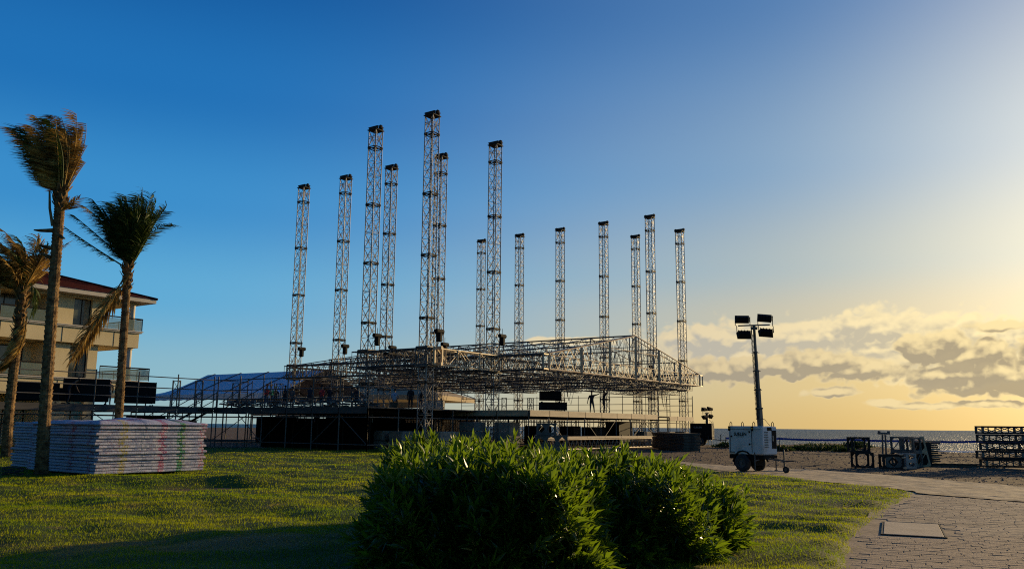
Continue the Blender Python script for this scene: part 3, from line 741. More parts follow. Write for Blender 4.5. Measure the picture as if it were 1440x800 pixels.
# sleeve blocks riding on the masts
for k in TOW:
    a, b = tower_ab(k); mb = MB(); w = .46
    for sx_ in (-1, 1):
        for sy_ in (-1, 1): mb.box((sx_ * w, sy_ * w, .55), (.08, .08, 1.2))
    for z_ in (-.05, 1.15):
        for (cx, cy, dx, dy) in ((0, -w, 2 * w, .08), (0, w, 2 * w, .08), (-w, 0, .07, 2 * w), (w, 0, .07, 2 * w)): mb.box((cx, cy, z_), (dx, dy, .1))
    o = mb.build('sleeve_block', M['alu_dark'], roof, loc=AB(a, b, Z0 - .05)); o.rotation_euler.z = ROTZ

# ---------------------------------------------------------------- scaffold platforms
ZD = 2.68
def platform(label, name, a0, a1, b0, b1, rails, fascia, fmat, step=2.6, braces=(), drape=(), deck='deckgrey', rh=1.85, skip_post=None, ext=.25):
    t = thing(name, label, 'scaffold', (0, 0, 0))
    na = max(1, round((a1 - a0) / step)); nb = max(1, round((b1 - b0) / step))
    As = [a0 + (a1 - a0) * i / na for i in range(na + 1)]; Bs = [b0 + (b1 - b0) * i / nb for i in range(nb + 1)]
    for i in range(na):
        for j in range(nb):
            c = AB((As[i] + As[i + 1]) / 2, (Bs[j] + Bs[j + 1]) / 2, ZD - .05)
            boxobj('deck_panel', c, (Bs[j + 1] - Bs[j] - .02, As[i + 1] - As[i] - .02, .07), deck, t, ROTZ)
    def edge(pts, which):
        on = which in rails
        for (a, b) in pts: barobj('post', AB(a, b, 0), AB(a, b, ZD + rh + ext if on else ZD - .1), .040, 'galv', t)
        for (p, q) in zip(pts[:-1], pts[1:]):
            barobj('ledger', AB(*p, .45), AB(*q, .45), .030, 'galv', t); barobj('ledger', AB(*p, ZD - .62), AB(*q, ZD - .62), .028, 'galv', t)
            if on:
                for z_ in (.55, 1.15, rh): barobj('guard_rail', AB(*p, ZD + z_), AB(*q, ZD + z_), .032, 'galv', t)
            if which in fascia:
                c = (AB(*p, 0) + AB(*q, 0)) / 2; d = AB(*q, 0) - AB(*p, 0); nrm = d.cross(Vector((0, 0, 1))).normalized()
                if (nrm.dot(Vector((c.x, c.y, 0)))) > 0: nrm = -nrm
                boxobj('edge_board', c + nrm * .075 + Vector((0, 0, ZD - .20)), (d.length - .07, .05, .40), fmat, t, math.atan2(d.y, d.x))
    E_ = {'a0': [(a0, b) for b in Bs], 'a1': [(a1, b) for b in Bs], 'b0': [(a, b0) for a in As], 'b1': [(a, b1) for a in As]}
    for k, pts in E_.items(): edge(pts, k)
    for i in range(1, na):
        for j in range(1, nb): barobj('post', AB(As[i], Bs[j], 0), AB(As[i], Bs[j], ZD - .1), .035, 'blackmetal', t)
    for i in range(1, na): barobj('joist', AB(As[i], b0, ZD - .22), AB(As[i], b1, ZD - .22), .07, 'blackmetal', t, 4)
    for j in range(1, nb): barobj('joist', AB(a0, Bs[j], ZD - .36), AB(a1, Bs[j], ZD - .36), .07, 'blackmetal', t, 4)
    for k in braces:
        pts = E_[k]
        for n_, (p, q) in enumerate(zip(pts[:-1], pts[1:])):
            if n_ % 3 == 2: continue
            z_ = (.45, ZD - .5) if n_ % 2 == 0 else (ZD - .5, .45)
            barobj('brace', AB(*p, z_[0]), AB(*q, z_[1]), .026, 'galv', t)
    for i in range(1, na):
        for j in range(nb):
            if (i + j) % 3 == 0: barobj('brace', AB(As[i], Bs[j], .3), AB(As[i], Bs[j + 1], ZD - .4), .024, 'blackmetal', t)
    for (a, b, a_, b_) in drape:
        p, q = AB(a, b), AB(a_, b_); d = q - p; n = max(2, int(d.length / .12)); nrm = d.cross(Vector((0, 0, 1))).normalized(); vs = []
        for i in range(n + 1):
            o = p + d * (i / n) + nrm * (.05 * math.sin(i * 1.3) + .03 * math.sin(i * .43))
            vs += [o + Vector((0, 0, .02)), o + Vector((0, 0, ZD - .55 - .35 * (math.sin(i * .11 + a) > .3)))]
        mb = MB().add(vs, [(2 * i, 2 * i + 2, 2 * i + 3, 2 * i + 1) for i in range(n)])
        mb.build('drape', M['cloth'], t)
    return t
main = platform('main stage deck on scaffold legs with pale wooden edge boards along its front', 'stage_deck', -3.8, 24.4, -1.1, 18.6, (), ('a0', 'b0'), 'deckwood', 2.56, ('a0',), deck='deckgrey',
                drape=((24.0, -1, 24.0, 18), (9.0, 1.2, 24, 1.2)))
rear = platform('far half of the stage deck, set back, on thin scaffold legs', 'far_deck', -1.2, 24.4, 18.65, 27.0, (), (), 'deckwood', 2.56, ('a0',))
wing = platform('near side scaffold platform with grey edge boards, black drape under it and workers on top', 'stage_wing', .45, 14.7, -11.8, -1.15, ('b0',), ('b0',), 'deckgrey', 2.4, ('b0',), rh=1.85,
                drape=((2.6, -9.0, 13.4, -9.0), (12.4, -5, 2.0, -5)))
left = platform('backstage scaffold platform with three guard rails in front of the cream building', 'backstage_platform', 14.75, 19.9, -40, -9.3, ('a0',), ('a0',), 'deckgrey', 2.9, ('a0',), rh=1.85, drape=((19.4, -10, 19.4, -15.5),))  # drape here is an added dark sheet, standing in for shade under the deck
far = platform('narrow far side platform of the stage with three guard rails against the sunset sky', 'far_platform', -1.0, 1.8, 27.05, 33.0, ('a1', 'b1'), ('a0',), 'deckwood', 2.2, ())
t = thing('guard_railing', 'long three-bar guard railing along the far side of the main deck', 'railing', (0, 0, 0))
pts = [(a, 27.1) for a in np.linspace(-1.2, 24, 11)]
for (a, b) in pts: barobj('post', AB(a, b, ZD - .02), AB(a, b, ZD + 2.05), .032, 'galv', t)
for p, q in zip(pts[:-1], pts[1:]):
    for z_ in (.55, 1.15, 1.85): barobj('guard_rail', AB(*p, ZD + z_), AB(*q, ZD + z_), .028, 'galv', t)
# dark wall of stacked material under the wing behind the drape
# stairs at the corner of the backstage platform
st = thing('stage_stairs', 'dark steel stairs with sloping handrails down from the left end of the wing platform', 'stairs', (0, 0, 0))
sa, sb = 14.2, -12.0
def stp(t_, off, z): return AB(sa + .2 + t_ * 2.6 - 0, sb - .1 - t_ * 1.2 - off, z)
n = 11
for i in range(n):
    t_ = i / n; c = (stp(t_ * 1.7, .55, 0)); boxobj('step', Vector((c.x, c.y, ZD - (i + .6) * ZD / n)), (1.1, .3, .05), 'blackmetal', st, ROTZ)
for off in (0, 1.1):
    p, q = stp(0, off, ZD), stp(1.7, off, .1); barobj('stringer', p, q, .08, 'galv', st, 4)
    for h_ in (.55, 1.0): barobj('handrail', p + Vector((0, 0, h_)), q + Vector((0, 0, h_)), .028, 'galv', st)
    for f_ in (0, .5, 1): barobj('handrail_post', p.lerp(q, f_), p.lerp(q, f_) + Vector((0, 0, 1.05)), .028, 'galv', st)
# raking handrails seen against the tent at the stair head
st2 = thing('ramp_handrails', 'two sloping handrail frames at the stair head in front of the pale blue tent', 'railing', (0, 0, 0))
for (a_, b_) in ((13.9, -9.6), (11.9, -9.6)):
    for z_ in (1.8, 1.05): barobj('handrail', AB(a_, b_, ZD + z_), AB(a_ + 3.0, b_ - .2, ZD + z_ - 1.35 + (.2 if z_ < 1.2 else 0)), .03, 'galv', st2)
    barobj('post', AB(a_, b_, ZD), AB(a_, b_, ZD + 1.9), .03, 'galv', st2)
# low truss run on the ground along the front of the stage
lt = thing('front_truss', 'long low lattice truss with pale top boards along the foot of the stage front', 'truss', (0, 0, 0))
nb_ = 9
for i in range(nb_):
    b0 = -.6 + i * 2.62; boxobj('top_board', AB(-4.6, b0 + 1.3, .88), (2.58, .75, .14), 'deckwood', lt, ROTZ)
ch = MB(); br = MB()
for o in (-4.95, -4.3):
    for z_ in (.08, .74): ch.bar(AB(o, -.6, z_), AB(o, 23, z_), .035, 6)
    for i in range(40):
        x0 = -.6 + i * .59; br.bar(AB(o, x0, .08), AB(o, x0 + .295, .74), .016, 4, caps=False); br.bar(AB(o, x0 + .295, .74), AB(o, x0 + .59, .08), .016, 4, caps=False)
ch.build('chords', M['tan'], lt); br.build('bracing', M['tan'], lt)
# ---------------------------------------------------------------- hotel building at the left
BO = P(196, 467, 62.0); BO.z = 0
EX = -V                                      # along the facade, toward the camera
BD = U                                       # into the building
def BP(t, d, z): return BO + EX * t + BD * d + Vector((0, 0, z))
BROT = math.atan2(EX.y, EX.x)
def bbox(mb, t0, t1, d0, d1, z0, z1, mi=0):
    vs = [BP(t, d, z) for z in (z0, z1) for d in (d0, d1) for t in (t0, t1)]
    return mb.add(vs, [(0, 2, 3, 1), (4, 5, 7, 6), (0, 1, 5, 4), (2, 6, 7, 3), (0, 4, 6, 2), (1, 3, 7, 5)], mi)
hotel = thing('hotel_building', 'cream three storey hotel building with dark red roof and glass balconies at the left', 'building')
def bpart(name, boxes, mat, parent=None, **kw):
    mb = MB()
    for q in boxes: bbox(mb, *q)
    return mb.build(name, M[mat], parent or hotel, **kw)
ZB1, ZB2, ZEV = 4.62, 8.22, 10.62             # tops of the two balcony bands, eave
# walls: wall plane is set back .5 from the band, corner room and recessed bays
def wall_with_openings(z0, z1, spans):
    bx = []
    for (t0, t1, d) in spans: bx.append((t0, t1, d, 9.0, z0, z1))
    return bx
for z0, z1, nm in ((0, ZB1 - 1.25, 'ground_floor_wall'), (ZB1 - .02, ZB2 - 1.26, 'first_floor_wall'), (ZB2 - .02, ZEV - .18, 'second_floor_wall')):
    bx = [(2.75, 3.42, .5, 9, z0, z1), (4.72, 6.3, .5, 9, z0, z1), (6.3, 9.6, 2.6, 9, z0, z1), (9.6, 12.5, .5, 9, z0, z1), (12.5, 16, 2.6, 9, z0, z1), (16, 26, .5, 9, z0, z1)]
    bx.append((3.42, 4.72, .8, 9, z0, z1)); bpart(nm, bx, 'wallcream')
# deep bands that carry the balconies
for zt in (ZB1, ZB2):
    bpart('balcony_band', [(0.0, 26, 0, 9.1, zt - 1.22, zt - .16)], 'wallcream')
    bpart('cornice', [(-.14, 26.1, -.14, 9.2, zt - .16, zt - .07), (-.20, 26.1, -.20, 9.25, zt - .07, zt)], 'wallwhite')
    mb = MB()                                   # control joints
    for t_ in (1.9, 5.6, 9.6, 13.5): bbox(mb, t_, t_ + .04, -.012, .01, zt - 1.2, zt - .18)
    mb.build('joint', M['plate'], hotel)
# windows: corner room on each floor
def window(t0, t1, z0, z1, d, mull=1):
    mb = MB(); fw = .07
    bbox(mb, t0, t1, d - .04, d + .03, z0, z0 + fw); bbox(mb, t0, t1, d - .04, d + .03, z1 - fw, z1)
    bbox(mb, t0, t0 + fw, d - .04, d + .03, z0 + fw, z1 - fw); bbox(mb, t1 - fw, t1, d - .04, d + .03, z0 + fw, z1 - fw)
    for k in range(mull):
        tm = t0 + (t1 - t0) * (k + 1) / (mull + 1); bbox(mb, tm - .03, tm + .03, d - .035, d + .025, z0 + fw, z1 - fw)
    w_ = mb.build('window', M['blackmetal'], hotel)
    g = MB(); bbox(g, t0 + fw, t1 - fw, d - .01, d + .01, z0 + fw, z1 - fw); g.build('pane', M['glassdark'], w_)
    cu = MB(); nn_ = 7; wd_ = (t1 - t0) * .28
    for k in range(nn_): bbox(cu, t0 + fw + .02 + k * wd_ / nn_, t0 + fw + .02 + (k + .7) * wd_ / nn_, d - .03 - .006 * (k % 2), d - .015, z0 + fw + .01, z1 - fw - .01)
    cu.build('curtain', M['tenttan'], w_)
for zt in (ZB1, ZB2):
    window(3.45, 4.70, zt + .05, zt + 2.15, .72)
    window(6.9, 9.2, zt + .05, zt + 2.1, 2.54, 2); window(13, 15.5, zt + .05, zt + 2.1, 2.54, 2)
# lit curtains and a pot plant seen in the upper window
# columns of the end terrace
for (z0, z1) in ((ZB1, ZB2 - 1.2), (ZB2, ZEV - .1)):
    for (t_, d_) in ((.42, .45), (.42, 6.5)):
        mb = MB(); c = BP(t_, d_, z0); mb.tube([c + Vector((0, 0, .0)), c + Vector((0, 0, .12)), c + Vector((0, 0, .14)), c + Vector((0, 0, z1 - z0 - .16)), c + Vector((0, 0, z1 - z0 - .14)), c + Vector((0, 0, z1 - z0))], [.29, .29, .215, .195, .27, .27], 16)
        mb.build('column', M['wallwhite'], hotel, smooth=False)
# glass balustrades
for zt in (ZB1, ZB2):
    ext = -1.1 if zt == ZB1 else -.25
    for (a, b) in (((ext, .1), (2.7, .1)), ((ext, .1), (ext, 8)), ((6.35, .35), (9.55, .35)), ((12.6, .35), (15.9, .35))):
        rl = MB(); p, q = BP(a[0], a[1], zt + .92), BP(b[0], b[1], zt + .92); rl.bar(p, q, .05, 6)
        n = max(2, int((q - p).length / 1.4))
        for i in range(n + 1): c = p.lerp(q, i / n); rl.bar(c, c - Vector((0, 0, .9)), .025, 6)
        r_ = rl.build('balustrade', M['blackmetal'], hotel)
        d = (q - p).normalized(); nn = d.cross(Vector((0, 0, 1))) * .008; g = MB()
        vs = [p + nn - Vector((0, 0, .84)), q + nn - Vector((0, 0, .84)), q + nn - Vector((0, 0, .08)), p + nn - Vector((0, 0, .08))]; vs += [v_ - nn * 2 for v_ in vs]
        g.add(vs, [(0, 1, 2, 3), (7, 6, 5, 4), (0, 4, 5, 1), (1, 5, 6, 2), (2, 6, 7, 3), (3, 7, 4, 0)]); g.build('pane', M['glass'], r_)
bpart('terrace_slab', [(-1.1, 0.0, 0.05, 8.0, ZB1 - .32, ZB1 - .03)], 'wallwhite')
# hipped roof
rf = MB(); o = .78; t0, t1, d0, d1 = -o, 27, -o, 10.2
E0 = [BP(t0, d0, ZEV), BP(t1, d0, ZEV), BP(t1, d1, ZEV), BP(t0, d1, ZEV)]
rh_ = 1.75; dm = (d0 + d1) / 2
R0, R1 = BP(t0 + 6.2, dm, ZEV + rh_), BP(t1 - 6, dm, ZEV + rh_)
rf.add([*E0, R0, R1], [(1, 0, 4, 5), (2, 1, 5), (3, 2, 5, 4), (0, 3, 4)]); 
rr_ = rf.build('roof', M['roofred'], hotel)
cap = MB(); cap.bar(E0[0] + Vector((0, 0, .03)), R0 + Vector((0, 0, .03)), .09, 6); cap.bar(R0 + Vector((0, 0, .03)), R1 + Vector((0, 0, .03)), .09, 6); cap.bar(E0[3] + Vector((0, 0, .03)), R0 + Vector((0, 0, .03)), .09, 6); cap.build('ridge_cap', M['roofred'], rr_)
tiles = MB()                                   # tile courses on the two planes in view
for (A_, B_, C_, D_) in ((E0[0], E0[1], R0, R1), (E0[3], E0[0], R0, R0)):
    for k in range(1, 14):
        f_ = k / 14; p, q = A_.lerp(C_, f_), B_.lerp(D_, f_); tiles.bar(p + Vector((0, 0, .02)), q + Vector((0, 0, .02)), .03, 4)
tiles.build('tile_courses', M['roofred'], rr_)
bpart('eave', [(t0 + .06, t1, d0 + .06, d1, ZEV - .30, ZEV - .012)], 'wallwhite')
bpart('eave_soffit', [(.1, t1 - .2, .2, 9.2, ZEV - .46, ZEV - .302)], 'wallcream')

# ---------------------------------------------------------------- tents behind the stage
tent = thing('frame_tent', 'long white frame tent, blue of shade in its colour, with ribbed roof behind the stage', 'tent')
TA0, TA1, TB0, TBD, ZE_, ZR_ = 23.5, 44.5, 1.5, 4.9, 4.35, 6.6
def tp(a, b, z): return AB(a, b, z)
nbay = 5; bl = (TA1 - TA0) / nbay
for i in range(nbay):
    a, a2 = TA0 + i * bl, TA0 + (i + 1) * bl
    hip = i == nbay - 1
    for side in (0, 1):
        bb = TB0 if side == 0 else TB0 + 2 * TBD; vs = []; n = 7; m_ = 8
        for u_ in range(n + 1):
            for v_ in range(m_ + 1):
                f_ = v_ / m_; fu = u_ / n; b = bb + (TB0 + TBD - bb) * f_; sag = -.14 * math.sin(math.pi * fu) * math.sin(math.pi * f_)
                z = ZE_ + (ZR_ - ZE_) * (f_ ** .86) + sag
                if hip and fu > .35: z -= (ZR_ - ZE_) * (fu - .35) / .65 * 1.0 * f_ * .9
                vs.append(tp(a + (a2 - a) * fu, b, z))
        fs = [(u_ * (m_ + 1) + v_, (u_ + 1) * (m_ + 1) + v_, (u_ + 1) * (m_ + 1) + v_ + 1, u_ * (m_ + 1) + v_ + 1) for u_ in range(n) for v_ in range(m_)]
        MB().add(vs, fs).build('roof_panel', M['tentshadeblue'], tent, smooth=True)
for i in range(nbay + 1):
    a = TA0 + i * bl; mb = MB()
    mb.tube([tp(a, TB0, ZE_)] + [tp(a, TB0 + TBD * f_, ZE_ + (ZR_ - ZE_) * f_ ** .86 * (.15 if i == nbay else 1) + .04) for f_ in (.2, .4, .6, .8, 1)] + [tp(a, TB0 + 2 * TBD - TBD * f_, ZE_ + (ZR_ - ZE_) * f_ ** .86 * (.15 if i == nbay else 1) + .03) for f_ in (.8, .5, 0)], .05, 6)
    for b in (TB0, TB0 + 2 * TBD): mb.bar(tp(a, b, 0), tp(a, b, ZE_), .06, 6)
    mb.build('rib', M['galv'], tent)
mb = MB()
for b in (TB0, TB0 + 2 * TBD):
    vs = []; n = 60
    for i in range(n + 1):
        a = TA0 + (TA1 - TA0) * i / n; vs += [tp(a, b - .03, ZE_ - .55 + .03 * math.sin(i * 1.7)), tp(a, b - .03, ZE_)]
    mb.add(vs, [(2 * i, 2 * i + 2, 2 * i + 3, 2 * i + 1) for i in range(n)])
mb.build('valance', M['tentshadeblue'], tent)

tan = thing('pagoda_tent', 'beige canvas hip roof tent seen under the stage roof, open sided', 'tent', (-13.2, 101, 0), R(-14))
mb = MB(); hw = 7.2; zr, ze = 7.9, 4.9; n = 10
for k in range(4):
    a = [(-hw, -hw), (hw, -hw), (hw, hw), (-hw, hw)]; p, q = a[k], a[(k + 1) % 4]; vs = []; rows = 8
    for r_ in range(rows + 1):
        f_ = r_ / rows; z = ze + (zr - ze) * f_ - .25 * math.sin(math.pi * f_)
        for c in range(n + 1):
            g_ = c / n; x = (p[0] + (q[0] - p[0]) * g_) * (1 - f_); y = (p[1] + (q[1] - p[1]) * g_) * (1 - f_); vs.append((x, y, z))
    mb.add(vs, [(r_ * (n + 1) + c, r_ * (n + 1) + c + 1, (r_ + 1) * (n + 1) + c + 1, (r_ + 1) * (n + 1) + c) for r_ in range(rows) for c in range(n)])
mb.build('canopy', M['tenttan'], tan, smooth=True)
mb = MB()
for k in range(4):
    p, q = a[k], a[(k + 1) % 4]; vs = [(p[0], p[1], ze - .5), (q[0], q[1], ze - .5), (q[0], q[1], ze), (p[0], p[1], ze)]; mb.add(vs, [(0, 1, 2, 3)])
mb.build('valance', M['tenttan'], tan)
for (x, y) in a: MB().bar((x, y, 0), (x, y, ze), .08, 8).build('pole', M['wallwhite'], tan)
for k in range(4):
    p = a[k]; MB().bar((p[0], p[1], ze + .05), (0, 0, zr + .05), .07, 6).build('rafter', M['wallwhite'], tan)
mb = MB(); mb.box((0, hw - .2, 1.5), (2 * hw, .1, 3.0)); mb.build('back_wall', M['tenttan'], tan)
# timber counters and pallets, low light put into their orange colour, at the back of the stage
for i, (px, y_, w, h_, l) in enumerate(((530, 92, 3.0, .55, 'low orange timber counter under the beige tent, left of the seated man in pale shirt'), (585, 93, 4.4, .6, 'low orange timber counter under the beige tent behind the dark figures'), (610, 90, 2.2, .9, 'pale covered table right of the timber counters under the beige tent'))):
    g_ = P(px, 572, y_); t = thing('counter', l, 'counter', (g_.x, y_, 0), R(-6)); zt = g_.z + .2
    mb = MB(); mb.box((0, 0, zt), (w, .8, h_), bev=.02); mb.build('top', pbr('timber%d' % i, (.42, .22, .06), (.30, .16, .05), .6, 0, 4) if i < 2 else M['wallwhite'], t)
    mb = MB()
    for s_ in (-1, 1): mb.box((s_ * (w / 2 - .15), 0, (zt - h_ / 2) / 2), (.12, .7, zt - h_ / 2))
    mb.build('legs', M['plank'], t)

# ---------------------------------------------------------------- stack of wrapped panels on the lawn
def panelmat():
    mt = bpy.data.materials.new('printed_wrap'); mt.use_nodes = True; nt = mt.node_tree; b = nt.nodes['Principled BSDF']
    b.inputs['Roughness'].default_value = .6; b.inputs['Specular IOR Level'].default_value = .25; N = nt.nodes.new; L = nt.links.new
    tc = N('ShaderNodeTexCoord'); sep = N('ShaderNodeSeparateXYZ'); L(tc.outputs['Object'], sep.inputs[0])
    oi = N('ShaderNodeObjectInfo')
    base = (.42, .43, .50)
    cur = None
    def mth(op, a, c=None):
        n = N('ShaderNodeMath'); n.operation = op
        for i, q in enumerate((a, c)):
            if q is None: continue
            if isinstance(q, (int, float)): n.inputs[i].default_value = q
            else: L(q, n.inputs[i])
        return n.outputs[0]
    def noise(scale, off):
        cb = N('ShaderNodeCombineXYZ'); L(mth('ADD', sep.outputs[0], off), cb.inputs[0]); L(mth('ADD', sep.outputs[1], mth('MULTIPLY', oi.outputs['Random'], .8)), cb.inputs[1]); L(mth('ADD', sep.outputs[2], mth('MULTIPLY', oi.outputs['Random'], 9.0)), cb.inputs[2])
        n = N('ShaderNodeTexNoise'); n.inputs['Scale'].default_value = scale; n.inputs['Detail'].default_value = 3; n.inputs['Roughness'].default_value = .7; L(cb.outputs[0], n.inputs['Vector']); return n.outputs['Fac']
    # print bands sit at fixed places along each panel edge
    for (axis, c0, w, col, thr, sc) in ((0, -1.0, .10, (.50, .40, .04), .50, 30), (0, -1.45, .35, (.30, .05, .06), .62, 28), (0, .28, .10, (.42, .05, .12), .50, 30), (0, .92, .09, (.02, .24, .08), .45, 26), (0, 1.02, .12, (.45, .42, .05), .58, 30), (0, .80, .10, (.03, .20, .28), .58, 24),
                                        (0, 1.80, .22, (.46, .05, .08), .55, 30), (0, -.35, .05, (.06, .12, .2), .52, 30), (1, 0, 99, (.28, .10, .13), .62, 22), (0, 0, 99, (.10, .11, .17), .61, 40), (1, 0, 99, (.12, .12, .18), .62, 36), (1, 1.2, .15, (.36, .08, .07), .52, 24), (1, -.6, .12, (.33, .06, .10), .52, 24), (1, 2.0, .1, (.30, .06, .10), .54, 24), (1, -1.7, .1, (.3, .06, .1), .52, 24)):
        n = noise(sc, c0 * 3 + 11); f_ = mth('GREATER_THAN', n, thr)
        d = mth('ABSOLUTE', mth('SUBTRACT', sep.outputs[axis], c0)); f_ = mth('MULTIPLY', f_, mth('LESS_THAN', d, w))
        mx = N('ShaderNodeMix'); mx.data_type = 'RGBA'; L(f_, mx.inputs[0]); mx.inputs[7].default_value = (*col, 1)
        if cur is None: mx.inputs[6].default_value = (*base, 1)
        else: L(cur, mx.inputs[6])
        cur = mx.outputs[2]
    L(cur, b.inputs['Base Color'])
    n = noise(9, 3); bp = N('ShaderNodeBump'); bp.inputs['Distance'].default_value = .008; L(n, bp.inputs['Height']); L(bp.outputs[0], b.inputs['Normal'])
    return mt
M['wrap'] = panelmat()
SX = Vector((.60, .80, 0)); SY = Vector((-.70, .714, 0))
CN = Vector((-12.15, 25.25, 0)); CROT = math.atan2(SX.y, SX.x)
def panel_meshes(lx, ly, k):
    out = []
    for q in range(k):
        mb = MB(); nx, ny = 16, 14; hz = .043; r_ = random.Random(q * 7 + int(ly * 10))
        ring = []
        # outline with soft wrinkled edges
        pts = [(-lx / 2 + lx * i / nx, -ly / 2) for i in range(nx)] + [(lx / 2, -ly / 2 + ly * i / ny) for i in range(ny)] + [(lx / 2 - lx * i / nx, ly / 2) for i in range(nx)] + [(-lx / 2, ly / 2 - ly * i / ny) for i in range(ny)]
        m_ = len(pts); wob = [(r_.uniform(-.010, .010), r_.uniform(-.004, .004)) for _ in pts]
        for (zz, ins) in ((-hz, .03), (-hz * .5, .0), (hz * .5, .0), (hz, .03)):
            for i, (x, y) in enumerate(pts):
                s_ = 1 - (ins + wob[i][0]) / max(abs(x), abs(y), .5); ring.append((x * s_, y * s_, zz + wob[i][1]))
        fs = [tuple(range(m_ * 3, m_ * 4)), tuple(reversed(range(m_)))] + [(l * m_ + i, l * m_ + (i + 1) % m_, (l + 1) * m_ + (i + 1) % m_, (l + 1) * m_ + i) for l in range(3) for i in range(m_)]
        out.append(mb.add(ring, fs).mesh('wrapped_panel', M['wrap']))
    return out
ORD = ['first', 'second', 'third', 'fourth', 'fifth', 'sixth', 'seventh', 'eighth', 'ninth', 'tenth', 'eleventh', 'twelfth', 'thirteenth', 'fourteenth', 'fifteenth', 'sixteenth']
def stack(base, lx, ly, n, label, grp, seed):
    ms = panel_meshes(lx, ly, 4); r_ = random.Random(seed)
    for i in range(n):
        dx, dy = r_.uniform(-.05, .05), r_.uniform(-.05, .05)
        if i == n - 4: dx -= .07
        c = base + SX * (lx / 2 + dx) + SXN * (ly / 2 + dy)
        o = link('wrapped_panel', r_.choice(ms), None, loc=(c.x, c.y, .09 + .05 + i * .0935), rz=CROT + r_.uniform(-.012, .012))
        tag(o, (ORD[n - 1 - i] + ' panel from the top' if i < n - 1 else 'topmost panel') + label, 'panel', grp)
SXN = Vector((-SX.y, SX.x, 0))
stack(CN, 3.6, 4.2, 16, ' of the nearer stack, in white printed wrap', 'wrapped panels of the nearer stack', 3)
stack(CN + SXN * 4.4 + SX * .5, 3.4, 2.2, 16, ' of the farther stack, in white printed wrap', 'wrapped panels of the farther stack', 5)
# loose plastic sheet over the top
def topsheet():
    mb = MB(); nx, ny = 44, 56; lx, ly = 3.75, 4.35; vs = []
    for j in range(ny + 1):
        for i in range(nx + 1):
            x, y = lx * i / nx - lx / 2, ly * j / ny - ly / 2
            e = max(abs(x) / (lx / 2), abs(y) / (ly / 2)); z = .05 + .035 * math.sin(x * 3.1 + math.sin(y * 2)) * math.sin(y * 2.3) + .02 * math.sin(x * 8 + y * 5)
            z += .10 * math.exp(-((x + .4) ** 2 / .5 + (y + 1.4) ** 2 / .6)) + .07 * math.exp(-((x - 1.2) ** 2 / .2 + (y + .6) ** 2 / 1.4))
            z *= min(1, (1 - e) * 5) if e < 1 else 0
            if e >= .985: z -= .05
            vs.append((x, y, z + .004))
    mb.add(vs, [(j * (nx + 1) + i, j * (nx + 1) + i + 1, (j + 1) * (nx + 1) + i + 1, (j + 1) * (nx + 1) + i) for j in range(ny) for i in range(nx)])
    c = CN + SX * 1.8 + SXN * 2.1
    o = mb.build('plastic_sheet', M['wrap'], None, smooth=True, loc=(c.x, c.y, .09 + 16 * .0935 + .01), rz=CROT); tag(o, 'loose wrinkled white plastic sheet over the top of the nearer panel stack', 'sheet')
topsheet()
mb = MB(); r_ = random.Random(4)
for k in range(9):
    pts = []
    for i in range(15): a_ = i / 14 * math.pi * r_.uniform(1.5, 2.2) + k; pts.append((.36 * math.cos(a_) * r_.uniform(.8, 1.1), .22 * math.sin(a_), .25 + .2 * math.sin(a_ * 1.3 + k) + r_.uniform(-.02, .02)))
    mb.tube(pts, .014, 5)
g_ = G(83, 664); tag(mb.build('cable_coil', M['cable'], None, loc=(g_.x, g_.y, .02), rz=.4), 'tangled black cable coil on the grass between trunk and panel stack', 'cable')
mb = MB()
for k in range(5):
    mb.tube([(.3 * math.cos(i * .6 + k), .2 * math.sin(i * .6 + k), .06 + .05 * k + .02 * math.sin(i)) for i in range(11)], .014, 5)
g_ = G(17, 672); tag(mb.build('cable_coil', M['cable'], None, loc=(g_.x, g_.y, .03)), 'small dark cable heap on shaded grass left of the tallest palm', 'cable')
